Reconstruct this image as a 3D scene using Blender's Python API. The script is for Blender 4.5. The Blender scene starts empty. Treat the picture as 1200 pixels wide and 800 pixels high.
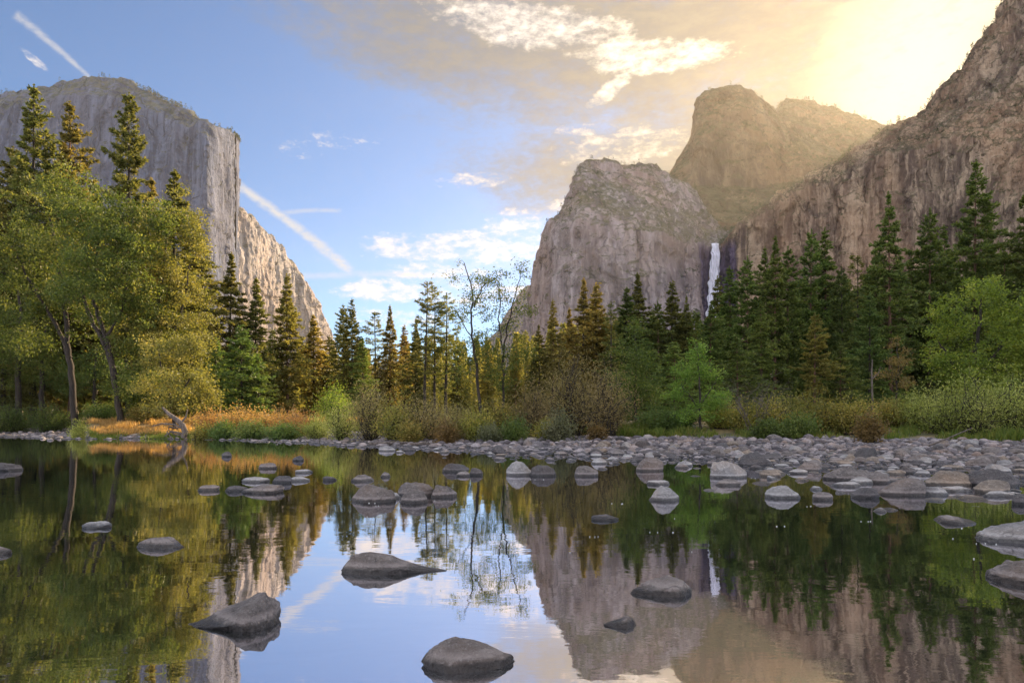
import bpy, math
import numpy as np
from mathutils import Vector

C = bpy.context.scene
COL = C.collection
H = 1.5            # eye height above the river
F = 800.0          # focal length in photograph pixels (1200 wide)
HOR = 490.0        # horizon row in the photograph

# ------------------------------------------------------------------ camera
cd = bpy.data.cameras.new("camera")
cam = bpy.data.objects.new("camera", cd); COL.objects.link(cam)
cam.location = (0, 0, H); cam.rotation_euler = (math.radians(90), 0, 0)
cd.sensor_width = 36; cd.lens = 24; cd.shift_y = 0.075
cd.clip_start = 0.1; cd.clip_end = 30000
C.camera = cam

# ------------------------------------------------------------------ light and exposure
SUN_AZ, SUN_EL = 34.0, 23.0
saz, sel = math.radians(SUN_AZ), math.radians(SUN_EL)
S = Vector((math.sin(saz)*math.cos(sel), math.cos(saz)*math.cos(sel), math.sin(sel)))
sl = bpy.data.lights.new("sun", 'SUN'); sl.energy = 5.0; sl.angle = math.radians(0.5); sl.color = (1.0, 0.76, 0.47)
sun = bpy.data.objects.new("sun", sl); COL.objects.link(sun)
sun.rotation_euler = S.to_track_quat('Z', 'Y').to_euler()
C.view_settings.view_transform = 'Standard'
C.view_settings.look = 'None'
C.view_settings.gamma = 1
C.view_settings.exposure = 1.72
C.cycles.use_denoising = True
C.cycles.max_bounces = 7; C.cycles.diffuse_bounces = 3; C.cycles.glossy_bounces = 3
C.cycles.transmission_bounces = 3; C.cycles.transparent_max_bounces = 8; C.cycles.volume_bounces = 1
C.cycles.sample_clamp_indirect = 4

# ------------------------------------------------------------------ node helpers
class NT:
    def __init__(s, tree):
        s.t = tree; s.n = tree.nodes; s.l = tree.links
    def node(s, kind, **kw):
        n = s.n.new(kind)
        for k, v in kw.items(): setattr(n, k, v)
        return n
    def put(s, sock, v):
        if isinstance(v, bpy.types.NodeSocket): s.l.new(v, sock)
        else: sock.default_value = v
    def m(s, op, *a, clamp=False):
        n = s.n.new('ShaderNodeMath'); n.operation = op; n.use_clamp = clamp
        for i, v in enumerate(a): s.put(n.inputs[i], v)
        return n.outputs[0]
    def smooth(s, x, a, b, lo=0.0, hi=1.0):
        n = s.n.new('ShaderNodeMapRange'); n.interpolation_type = 'SMOOTHSTEP'
        s.put(n.inputs[0], x); n.inputs[1].default_value = a; n.inputs[2].default_value = b
        n.inputs[3].default_value = lo; n.inputs[4].default_value = hi
        return n.outputs[0]
    def noise(s, vec, scale, detail=5, rough=0.55, dist=0.0):
        n = s.n.new('ShaderNodeTexNoise'); n.inputs['Scale'].default_value = scale
        n.inputs['Detail'].default_value = detail; n.inputs['Roughness'].default_value = rough
        n.inputs['Distortion'].default_value = dist
        if vec is not None: s.l.new(vec, n.inputs['Vector'])
        return n.outputs['Fac']
    def scale(s, vec, sc):
        n = s.n.new('ShaderNodeVectorMath'); n.operation = 'MULTIPLY'
        s.l.new(vec, n.inputs[0]); n.inputs[1].default_value = sc
        return n.outputs[0]
    def mix(s, f, a, b, mode='MIX'):
        n = s.n.new('ShaderNodeMix'); n.data_type = 'RGBA'; n.blend_type = mode
        s.put(n.inputs[0], f)
        for i, v in ((6, a), (7, b)):
            if isinstance(v, (tuple, list)): v = tuple(v)[:3] + (1,)
            s.put(n.inputs[i], v)
        return n.outputs[2]
    def ramp(s, f, stops):
        n = s.n.new('ShaderNodeValToRGB'); e = n.color_ramp.elements
        while len(e) < len(stops): e.new(0.5)
        for i, (p, c) in enumerate(stops): e[i].position = p; e[i].color = tuple(c) + (1,)
        s.put(n.inputs[0], f)
        return n.outputs[0]

def newmat(name):
    m = bpy.data.materials.new(name); m.use_nodes = True
    m.node_tree.nodes.clear()
    return m, NT(m.node_tree)

# ------------------------------------------------------------------ world: sky, clouds, contrails (all by compass direction)
def azel(px, py):
    return math.atan2(px-600, F), math.atan2(HOR-py, math.hypot(F, px-600))

W = bpy.data.worlds.new("World"); C.world = W; W.use_nodes = True
W.node_tree.nodes.clear(); t = NT(W.node_tree)
tc = t.node('ShaderNodeTexCoord'); D = tc.outputs['Generated']
sx = t.node('ShaderNodeSeparateXYZ'); t.l.new(D, sx.inputs[0])
X, Y, Z = sx.outputs
az = t.m('ARCTAN2', X, Y); el = t.m('ARCSINE', Z)
# cloud texture on direction, stretched sideways
vd = t.scale(D, (1, 1, 2.6))
n1 = t.noise(vd, 9, 9, 0.62, 0.25)
n2 = t.noise(vd, 28, 8, 0.65, 0.2)
n3 = t.noise(t.scale(D, (1, 1, 2.0)), 75, 7, 0.65, 0.2)
nn = t.m('ADD', t.m('ADD', t.m('MULTIPLY', n1, 0.40), t.m('MULTIPLY', n2, 0.32)), t.m('MULTIPLY', n3, 0.28))
def blob(px, py, rx, ry, rot=0.0):
    a0, e0 = azel(px, py); a1, _ = azel(px+rx, py); _, e1 = azel(px, py-ry)
    ra, re = abs(a1-a0), abs(e1-e0)
    da = t.m('SUBTRACT', az, a0); de = t.m('SUBTRACT', el, e0)
    c, s_ = math.cos(math.radians(rot)), math.sin(math.radians(rot))
    u = t.m('ADD', t.m('MULTIPLY', da, c/ra), t.m('MULTIPLY', de, s_/ra))
    v = t.m('ADD', t.m('MULTIPLY', da, -s_/re), t.m('MULTIPLY', de, c/re))
    return t.m('SUBTRACT', 1.0, t.m('ADD', t.m('MULTIPLY', u, u), t.m('MULTIPLY', v, v)))
def union(bs):
    r = bs[0]
    for b in bs[1:]: r = t.m('MAXIMUM', r, b)
    return t.m('MAXIMUM', r, -3.0)
crisp = union([blob(*b) for b in (
    (620, 30, 130, 30, -6), (760, 66, 120, 22, -4), (735, 172, 90, 26, 3), (690, 152, 45, 9, 0), (712, 108, 34, 12, 30), (510, 288, 92, 20, 2),
    (600, 284, 80, 34, 6), (455, 340, 70, 15, 0), (520, 322, 70, 17, 0), (700, 240, 60, 12, 0), (560, 345, 80, 16, 0), (455, 372, 70, 12, 0), (40, 70, 20, 6, -30))])
tiny = union([blob(*b) for b in ((354, 175, 30, 13, 0), (404, 165, 40, 12, 0), (552, 212, 48, 10, 5))])
crisp = t.m('MAXIMUM', t.m('MINIMUM', crisp, 0.55), t.m('MINIMUM', tiny, 0.22))
fc = t.smooth(t.m('ADD', t.m('MULTIPLY', t.m('MINIMUM', crisp, 0.55), 0.70), t.m('MULTIPLY', t.m('SUBTRACT', nn, 0.51), 4.6)), 0.0, 0.80, 0, 0.95)
soft = union([blob(*b) for b in ((860, 40, 520, 150, -3), (660, 50, 330, 90, -5), (800, 190, 260, 70, 0), (980, 120, 300, 110, 0), (1050, 60, 360, 160, 0))])
fs = t.smooth(t.m('ADD', t.m('MULTIPLY', soft, 0.6), t.m('MULTIPLY', t.m('SUBTRACT', nn, 0.5), 2.4)), -0.45, 0.55, 0, 0.985)
def trail(x0, y0, x1, y1, w0, w1, k):
    a0, e0 = azel(x0, y0); a1, e1 = azel(x1, y1); dx, dy = a1-a0, e1-e0; L = math.hypot(dx, dy); dx /= L; dy /= L
    da = t.m('SUBTRACT', az, a0); de = t.m('SUBTRACT', el, e0)
    al = t.m('DIVIDE', t.m('ADD', t.m('MULTIPLY', da, dx), t.m('MULTIPLY', de, dy)), L)
    pe = t.m('ABSOLUTE', t.m('SUBTRACT', t.m('ADD', t.m('MULTIPLY', da, -dy), t.m('MULTIPLY', de, dx)), t.m('MULTIPLY', t.m('MULTIPLY', al, t.m('SUBTRACT', 1.0, al)), 0.10*L)))
    w = t.m('ADD', w0/F, t.m('MULTIPLY', al, (w1-w0)/F))
    w = t.m('MULTIPLY', w, t.m('ADD', 0.25, t.m('ADD', t.m('MULTIPLY', n2, 0.6), t.m('MULTIPLY', n3, 0.9))))
    q = t.m('SUBTRACT', 1.0, t.m('DIVIDE', pe, t.m('MAXIMUM', w, 0.0004)))
    q = t.m('MULTIPLY', t.smooth(q, 0.0, 1.0), t.smooth(n3, 0.30, 0.60, 0.45, 1.0))
    q = t.m('MULTIPLY', q, t.m('MULTIPLY', t.smooth(al, 0.0, 0.06), t.smooth(al, 1.0, 0.93)))
    return t.m('MULTIPLY', q, k)
tr = t.m('MAXIMUM', trail(15, 15, 108, 94, 6, 3.0, 0.6), trail(262, 206, 416, 322, 7, 9, 0.85))
tr = t.m('MAXIMUM', tr, trail(325, 250, 402, 247, 4, 3, 0.4))
tr = t.m('MAXIMUM', tr, trail(330, 326, 520, 324, 6, 5, 0.4))
# how near the sun a direction lies: colours the clouds as the real sun would
dp = t.node('ShaderNodeVectorMath', operation='DOT_PRODUCT'); t.l.new(D, dp.inputs[0]); dp.inputs[1].default_value = S
near = t.smooth(dp.outputs['Value'], 0.84, 1.0)
near2 = t.smooth(dp.outputs['Value'], 0.980, 0.9995)
sky = t.node('ShaderNodeTexSky', sky_type='NISHITA'); sky.sun_disc = False
sky.sun_elevation = sel; sky.sun_rotation = saz; sky.altitude = 1200; sky.air_density = 1.0; sky.dust_density = 0.25; sky.ozone_density = 1.8
def bg(col, st):
    b = t.node('ShaderNodeBackground'); t.put(b.inputs[0], col); t.put(b.inputs[1], st); return b.outputs[0]
def mixs(f, a, b):
    n = t.node('ShaderNodeMixShader'); t.put(n.inputs[0], f); t.l.new(a, n.inputs[1]); t.l.new(b, n.inputs[2]); return n.outputs[0]
b0 = bg(t.mix(1.0, sky.outputs[0], (0.66, 0.86, 1.05), 'MULTIPLY'), 0.050)
veil = t.mix(near, (0.34, 0.36, 0.42), (0.36, 0.33, 0.28))
veil = t.mix(t.smooth(n2, 0.35, 0.7), veil, t.mix(near, (0.46, 0.43, 0.40), (0.52, 0.46, 0.36)))
s1 = mixs(fs, b0, bg(veil, 0.225))
cc = t.mix(near, (0.86, 0.76, 0.66), (1.0, 0.88, 0.64))
cc = t.mix(t.smooth(nn, 0.50, 0.66), t.mix(0.45, cc, (0.45, 0.44, 0.47)), cc)
s2 = mixs(fc, s1, bg(cc, 0.46))
glowf = t.m('MULTIPLY', near2, t.smooth(t.m('ADD', n1, t.m('MULTIPLY', near2, 0.25)), 0.42, 0.62), clamp=True)
s2b = mixs(t.m('MULTIPLY', glowf, t.smooth(nn, 0.36, 0.52, 0.45, 1.0)), s2, bg((1.0, 0.92, 0.72, 1), 0.24))
# made-up bright cloud overhead and behind the camera, added as fill for the shade
added_fill = t.smooth(t.m('ADD', t.m('SUBTRACT', t.m('MULTIPLY', Z, 1.1), Y), t.m('MULTIPLY', t.m('SUBTRACT', n1, 0.5), 0.8)), 0.0, 0.55, 0, 0.9)
s2b = mixs(added_fill, s2b, bg((0.86, 0.91, 1.0, 1), 0.60))
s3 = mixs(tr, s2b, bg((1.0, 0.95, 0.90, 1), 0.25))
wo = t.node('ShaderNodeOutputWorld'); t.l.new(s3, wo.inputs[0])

# ------------------------------------------------------------------ numpy helpers
def _hash(i, j, k, seed):
    h = (i*374761393 + j*668265263 + k*2147483647 + seed*1274126177) & 0xFFFFFFFF
    h = ((h ^ (h >> 13)) * 1274126177) & 0xFFFFFFFF
    h = (h ^ (h >> 16)) & 0xFFFFFFFF
    return h.astype(np.float64)/4294967295.0*2-1
def vnoise(p, seed=0):
    p = np.asarray(p, float); i = np.floor(p).astype(np.int64); f = p-i
    u = f*f*f*(f*(f*6-15)+10)
    r = 0
    for a in (0, 1):
        for b in (0, 1):
            for c in (0, 1):
                w = (u[..., 0] if a else 1-u[..., 0])*(u[..., 1] if b else 1-u[..., 1])*(u[..., 2] if c else 1-u[..., 2])
                r = r + w*_hash(i[..., 0]+a, i[..., 1]+b, i[..., 2]+c, seed)
    return r
def fbm(p, oct=5, seed=0, gain=0.5, ridge=False):
    p = np.asarray(p, float); r = 0; a = 1.0; s = 0
    for o in range(oct):
        n = vnoise(p*(2.03**o)+o*17.3, seed+o)
        if ridge: n = 1-2*np.abs(n)
        r = r+a*n; s += a; a *= gain
    return r/s
def sstep(x, a, b):
    q = np.clip((np.asarray(x, float)-a)/(b-a), 0, 1); return q*q*(3-2*q)

def mesh_np(name, V, Fq, rnd=None, smooth=False):
    V = np.asarray(V, np.float32); Fq = np.asarray(Fq, np.int32)
    me = bpy.data.meshes.new(name); k = Fq.shape[1]
    me.vertices.add(len(V)); me.vertices.foreach_set('co', V.ravel())
    me.loops.add(Fq.size); me.loops.foreach_set('vertex_index', Fq.ravel())
    me.polygons.add(len(Fq)); me.polygons.foreach_set('loop_start', np.arange(len(Fq), dtype=np.int32)*k)
    if rnd is not None:
        at = me.attributes.new('rnd', 'FLOAT', 'FACE'); at.data.foreach_set('value', np.asarray(rnd, np.float32))
    me.polygons.foreach_set('use_smooth', np.full(len(Fq), smooth))
    me.update(calc_edges=True); me.validate()
    return me
def obj(name, me, mat=None, parent=None):
    o = bpy.data.objects.new(name, me); COL.objects.link(o)
    if mat is not None and me is not None and not me.materials: me.materials.append(mat)
    if parent is not None: o.parent = parent
    return o
def tag(o, label=None, cat=None, group=None, kind=None):
    if label: o['label'] = label
    if cat: o['category'] = cat
    if group: o['group'] = group
    if kind: o['kind'] = kind
    return o
def empty(name, loc, rz=0.0):
    o = bpy.data.objects.new(name, None); COL.objects.link(o); o.location = loc; o.rotation_euler = (0, 0, rz); o.empty_display_size = 0.2
    return o

class MB:                                   # collects quads and builds one mesh
    def __init__(s): s.v = []; s.f = []; s.r = []; s.n = 0
    def add(s, V, Fq, r=None):
        V = np.asarray(V, float); Fq = np.asarray(Fq, int)
        if Fq.shape[1] == 3: Fq = np.hstack([Fq, Fq[:, 2:3]])
        s.v.append(V); s.f.append(Fq+s.n); s.n += len(V)
        s.r.append(np.full(len(Fq), 0.5) if r is None else np.asarray(r, float))
    def tube(s, P, R, n=5, cap=False):
        P = np.asarray(P, float); R = np.asarray(R, float); m = len(P)
        T = np.gradient(P, axis=0); T /= np.linalg.norm(T, axis=1)[:, None]+1e-9
        up = np.array([0.31, 0.17, 0.93]) if abs(T[0][2]) < 0.9 else np.array([0.95, 0.2, 0.1])
        A = np.cross(T, up); A /= np.linalg.norm(A, axis=1)[:, None]+1e-9
        B = np.cross(T, A); th = np.arange(n)*2*math.pi/n
        V = P[:, None, :]+R[:, None, None]*(np.cos(th)[None, :, None]*A[:, None, :]+np.sin(th)[None, :, None]*B[:, None, :])
        i = np.arange(m-1)[:, None]*n; j = np.arange(n)[None, :]; j2 = (j+1) % n
        Fq = np.stack([i+j, i+j2, i+n+j2, i+n+j], -1).reshape(-1, 4)
        s.add(V.reshape(-1, 3), Fq)
    def leaves(s, P, A, L, Wd, rng, r=None):        # rhombus leaves at P along A
        P = np.asarray(P); n = len(P)
        if n == 0: return
        A = A/(np.linalg.norm(A, axis=1)[:, None]+1e-9)
        B = np.cross(A, rng.normal(size=(n, 3))); B /= np.linalg.norm(B, axis=1)[:, None]+1e-9
        L = np.broadcast_to(L, n)[:, None]; Wd = np.broadcast_to(Wd, n)[:, None]
        V = np.stack([P, P+A*L*0.5+B*Wd*0.5, P+A*L, P+A*L*0.5-B*Wd*0.5], 1).reshape(-1, 3)
        Fq = np.arange(n*4).reshape(n, 4)
        s.add(V, Fq, rng.random(n) if r is None else r)
    def build(s, name, smooth=False):
        V = np.concatenate(s.v); Fq = np.concatenate(s.f); r = np.concatenate(s.r)
        return mesh_np(name, V, Fq, r, smooth)

def px2w(px, D, py=None):
    x = (px-600)/F*D
    return (x, D) if py is None else (x, D, H+(HOR-py)/F*D)

# ------------------------------------------------------------------ materials
def granite(name, base, dark, veg, streak=1.0, wet_at=None, scale=1.0):
    m, t = newmat(name)
    g = t.node('ShaderNodeNewGeometry'); P = g.outputs['Position']
    big = t.noise(t.scale(P, (1, 1, 0.6)), 0.006*scale, 6, 0.6)
    st = t.noise(t.scale(P, (1, 1, 0.10)), 0.035*scale, 7, 0.65, 0.3)
    st2 = t.noise(t.scale(P, (1, 1, 0.07)), 0.11*scale, 5, 0.6, 0.2)
    fine = t.noise(P, 0.12*scale, 6, 0.7)
    c = t.mix(t.smooth(st, 0.42, 0.62), dark, base)
    c = t.mix(t.m('MULTIPLY', t.smooth(st2, 0.52, 0.68), 0.55*streak), c, tuple(min(1, q*1.45) for q in base))
    c = t.mix(t.m('MULTIPLY', t.smooth(st2, 0.46, 0.34), 0.6*streak), c, tuple(q*0.55 for q in dark))
    c = t.mix(t.smooth(big, 0.35, 0.65, 0, 0.55), c, (base[0]*1.15, base[1]*0.93, base[2]*0.78))
    c = t.mix(t.smooth(fine, 0.40, 0.30, 0, 0.55), c, tuple(q*0.5 for q in dark))
    sn = t.node('ShaderNodeSeparateXYZ'); t.l.new(g.outputs['Normal'], sn.inputs[0])
    vb = t.noise(P, 0.018*scale, 5, 0.65)
    up = t.m('ADD', sn.outputs[2], t.m('MULTIPLY', t.m('SUBTRACT', vb, 0.5), 0.9))
    vf = t.m('MULTIPLY', t.smooth(up, 0.28, 0.62, 0, 0.85), t.smooth(fine, 0.36, 0.54, 0.35, 1.0))
    vn = t.noise(P, 0.05*scale, 6, 0.7)
    c = t.mix(vf, c, t.mix(t.smooth(vn, 0.4, 0.6), veg, (veg[0]*2.3, veg[1]*1.9, veg[2]*2.2)))
    # isolated dark shrubs and ledges on the face
    sp = t.noise(t.scale(P, (1, 1, 1.8)), 0.045*scale, 4, 0.75)
    c = t.mix(t.smooth(sp, 0.60, 0.66, 0, 0.75), c, veg)
    dg = t.noise(t.scale(P, (1, 1, 0.55)), 0.02*scale, 8, 0.78, 1.2)
    c = t.mix(t.smooth(dg, 0.47, 0.37, 0, 0.6), c, tuple(q*0.7 for q in dark))
    c = t.mix(t.smooth(dg, 0.56, 0.64, 0, 0.4), c, tuple(min(1, q*1.3) for q in base))
    vo = t.node('ShaderNodeTexVoronoi', feature='DISTANCE_TO_EDGE'); vo.inputs['Scale'].default_value = 0.022*scale
    wn = t.node('ShaderNodeTexNoise'); wn.inputs['Scale'].default_value = 0.03*scale; wn.inputs['Detail'].default_value = 5; t.l.new(P, wn.inputs['Vector'])
    wv = t.node('ShaderNodeVectorMath', operation='MULTIPLY_ADD'); t.l.new(wn.outputs['Color'], wv.inputs[0]); wv.inputs[1].default_value = (26/scale, 26/scale, 26/scale); t.l.new(t.scale(P, (1, 1, 0.30)), wv.inputs[2])
    t.l.new(wv.outputs[0], vo.inputs['Vector'])
    ck = t.m('MULTIPLY', t.smooth(vo.outputs['Distance'], 0.045, 0.0), t.smooth(vb, 0.42, 0.58))
    c = t.mix(t.m('MULTIPLY', ck, 0.5), c, tuple(q*0.4 for q in dark))
    if wet_at:
        sp_ = t.node('ShaderNodeSeparateXYZ'); t.l.new(P, sp_.inputs[0])
        dx = t.m('ABSOLUTE', t.m('SUBTRACT', sp_.outputs[0], wet_at[0]))
        wv = t.m('ADD', dx, t.m('MULTIPLY', t.m('SUBTRACT', st, 0.5), 55.0))
        wf = t.m('MULTIPLY', t.smooth(wv, wet_at[1]*1.15, wet_at[1]*0.75, 0, 0.88), t.smooth(sp_.outputs[2], wet_at[2]+4, wet_at[2]-14))
        c = t.mix(wf, c, t.mix(t.smooth(st2, 0.38, 0.62), (0.030, 0.024, 0.042), (0.105, 0.080, 0.140)))
    b = t.node('ShaderNodeBump'); b.inputs['Distance'].default_value = 5.0/scale; b.inputs['Strength'].default_value = 0.9
    hgt = t.m('ADD', t.m('SUBTRACT', t.m('MULTIPLY', st2, 1.2), t.m('MULTIPLY', ck, 0.7)), t.m('ADD', t.m('ADD', st, t.m('MULTIPLY', dg, 1.4)), t.m('MULTIPLY', fine, 0.6)))
    t.l.new(hgt, b.inputs['Height'])
    p = t.node('ShaderNodeBsdfPrincipled'); t.l.new(c, p.inputs['Base Color']); p.inputs['Roughness'].default_value = 0.9
    p.inputs['Specular IOR Level'].default_value = 0.15
    t.l.new(b.outputs[0], p.inputs['Normal'])
    o = t.node('ShaderNodeOutputMaterial'); t.l.new(p.outputs[0], o.inputs[0])
    return m

def leafmat(name, cols, trans=0.5, rough=0.55):
    m, t = newmat(name)
    a = t.node('ShaderNodeAttribute', attribute_name='rnd')
    oi = t.node('ShaderNodeObjectInfo')
    g = t.node('ShaderNodeNewGeometry')
    cl = t.noise(g.outputs['Position'], 0.45, 3, 0.6)
    f = t.m('ADD', t.m('MULTIPLY', a.outputs['Fac'], 0.55), t.m('MULTIPLY', t.m('SUBTRACT', cl, 0.28), 0.95), clamp=True)
    n = len(cols); c = t.ramp(f, [(i/(n-1), q) for i, q in enumerate(cols)])
    hs = t.node('ShaderNodeHueSaturation'); t.l.new(c, hs.inputs['Color'])
    t.l.new(t.m('ADD', 0.485, t.m('MULTIPLY', oi.outputs['Random'], 0.03)), hs.inputs['Hue'])
    t.l.new(t.m('ADD', 0.85, t.m('MULTIPLY', oi.outputs['Random'], 0.3)), hs.inputs['Value'])
    p = t.node('ShaderNodeBsdfPrincipled'); t.l.new(hs.outputs[0], p.inputs['Base Color']); p.inputs['Roughness'].default_value = rough
    p.inputs['Specular IOR Level'].default_value = 0.25
    tr = t.node('ShaderNodeBsdfTranslucent')
    t.l.new(t.mix(1.0, hs.outputs[0], (1.5, 1.45, 0.8), 'MULTIPLY'), tr.inputs[0])
    mx = t.node('ShaderNodeMixShader'); mx.inputs[0].default_value = trans
    t.l.new(p.outputs[0], mx.inputs[1]); t.l.new(tr.outputs[0], mx.inputs[2])
    o = t.node('ShaderNodeOutputMaterial'); t.l.new(mx.outputs[0], o.inputs[0])
    return m

def barkmat(name, c0, c1, sc=6.0):
    m, t = newmat(name)
    tcn = t.node('ShaderNodeTexCoord')
    n = t.noise(t.scale(tcn.outputs['Object'], (1, 1, 0.2)), sc, 5, 0.65)
    c = t.mix(t.smooth(n, 0.35, 0.65), c0, c1)
    b = t.node('ShaderNodeBump'); b.inputs['Distance'].default_value = 0.04; t.l.new(n, b.inputs['Height'])
    p = t.node('ShaderNodeBsdfPrincipled'); t.l.new(c, p.inputs['Base Color']); p.inputs['Roughness'].default_value = 0.9
    t.l.new(b.outputs[0], p.inputs['Normal'])
    o = t.node('ShaderNodeOutputMaterial'); t.l.new(p.outputs[0], o.inputs[0])
    return m

FALL_D = 1105.0; FALL_X = (836-600)/F*FALL_D; FALL_TOP = H+(HOR-288)/F*FALL_D
M = {}
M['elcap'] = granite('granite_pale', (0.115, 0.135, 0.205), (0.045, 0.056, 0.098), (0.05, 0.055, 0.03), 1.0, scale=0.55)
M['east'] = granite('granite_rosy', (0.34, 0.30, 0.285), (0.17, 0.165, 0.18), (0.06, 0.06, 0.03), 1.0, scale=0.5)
M['lower'] = granite('granite_grey', (0.32, 0.275, 0.285), (0.14, 0.118, 0.13), (0.045, 0.05, 0.022), 0.8, wet_at=(FALL_X, 30.0, FALL_TOP))
M['spire'] = granite('granite_tan', (0.20, 0.145, 0.10), (0.10, 0.075, 0.058), (0.045, 0.048, 0.022), 0.6, scale=0.8)
M['wall'] = granite('granite_warm', (0.36, 0.265, 0.19), (0.11, 0.075, 0.062), (0.05, 0.046, 0.02), 1.0, wet_at=(FALL_X, 23.0, FALL_TOP), scale=1.2)
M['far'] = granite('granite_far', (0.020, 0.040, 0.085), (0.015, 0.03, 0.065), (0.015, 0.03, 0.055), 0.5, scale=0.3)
M['pine'] = leafmat('needles_olive', [(0.045, 0.056, 0.018), (0.12, 0.125, 0.036), (0.28, 0.24, 0.075)], 0.48)
M['brownpine'] = leafmat('needles_bronze', [(0.075, 0.075, 0.024), (0.17, 0.145, 0.045), (0.34, 0.25, 0.085)], 0.5)
M['fir'] = leafmat('needles_dark', [(0.036, 0.055, 0.016), (0.105, 0.142, 0.036), (0.27, 0.285, 0.08)], 0.42)
M['cedar'] = leafmat('needles_fresh', [(0.035, 0.062, 0.018), (0.085, 0.125, 0.034), (0.20, 0.22, 0.065)], 0.4)
M['midwood'] = leafmat('needles_midwood', [(0.06, 0.066, 0.022), (0.16, 0.145, 0.044), (0.36, 0.27, 0.09)], 0.5)
M['rim'] = leafmat('needles_rim', [(0.030, 0.036, 0.014), (0.055, 0.058, 0.022), (0.09, 0.085, 0.034)], 0.08)
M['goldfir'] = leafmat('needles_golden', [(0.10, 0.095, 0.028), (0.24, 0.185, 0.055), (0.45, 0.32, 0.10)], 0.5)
M['oak'] = leafmat('leaves_green', [(0.030, 0.052, 0.012), (0.085, 0.115, 0.025), (0.25, 0.245, 0.06)], 0.5)
M['olive'] = leafmat('leaves_yellow_green', [(0.055, 0.066, 0.018), (0.15, 0.15, 0.040), (0.38, 0.31, 0.10)], 0.5)
M['bright'] = leafmat('leaves_bright', [(0.050, 0.095, 0.018), (0.13, 0.205, 0.035), (0.32, 0.38, 0.09)], 0.5)
M['maple'] = leafmat('leaves_fresh', [(0.050, 0.095, 0.016), (0.15, 0.22, 0.034), (0.44, 0.47, 0.09)], 0.5)
M['willow'] = leafmat('leaves_willow', [(0.085, 0.105, 0.024), (0.23, 0.25, 0.065), (0.58, 0.55, 0.22)], 0.45)
M['brown'] = leafmat('leaves_brown', [(0.10, 0.085, 0.036), (0.24, 0.19, 0.085), (0.46, 0.36, 0.17)], 0.45)
M['bush'] = leafmat('leaves_bush', [(0.06, 0.08, 0.018), (0.20, 0.19, 0.045), (0.56, 0.40, 0.12)], 0.45)
M['darkbush'] = leafmat('leaves_dark_bush', [(0.038, 0.062, 0.016), (0.085, 0.125, 0.032), (0.19, 0.20, 0.055)], 0.4)
M['orange'] = leafmat('leaves_orange', [(0.14, 0.10, 0.035), (0.32, 0.20, 0.07), (0.56, 0.36, 0.15)], 0.45)
M['rust'] = leafmat('leaves_rust', [(0.07, 0.055, 0.024), (0.15, 0.10, 0.04), (0.30, 0.18, 0.075)], 0.45)
M['sage'] = leafmat('leaves_sage', [(0.07, 0.08, 0.045), (0.14, 0.145, 0.08), (0.26, 0.25, 0.15)], 0.4)
M['straw'] = leafmat('grass_straw', [(0.26, 0.17, 0.06), (0.46, 0.30, 0.11), (0.64, 0.45, 0.19)], 0.45)
M['grass'] = leafmat('grass_green', [(0.05, 0.085, 0.015), (0.11, 0.15, 0.03), (0.28, 0.24, 0.07)], 0.45)
M['bark'] = barkmat('bark_dark', (0.014, 0.010, 0.008), (0.045, 0.031, 0.022))
M['redbark'] = barkmat('bark_reddish', (0.07, 0.035, 0.022), (0.19, 0.10, 0.065), 4)
M['palebark'] = barkmat('bark_grey', (0.045, 0.033, 0.028), (0.13, 0.10, 0.085), 9)

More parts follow.
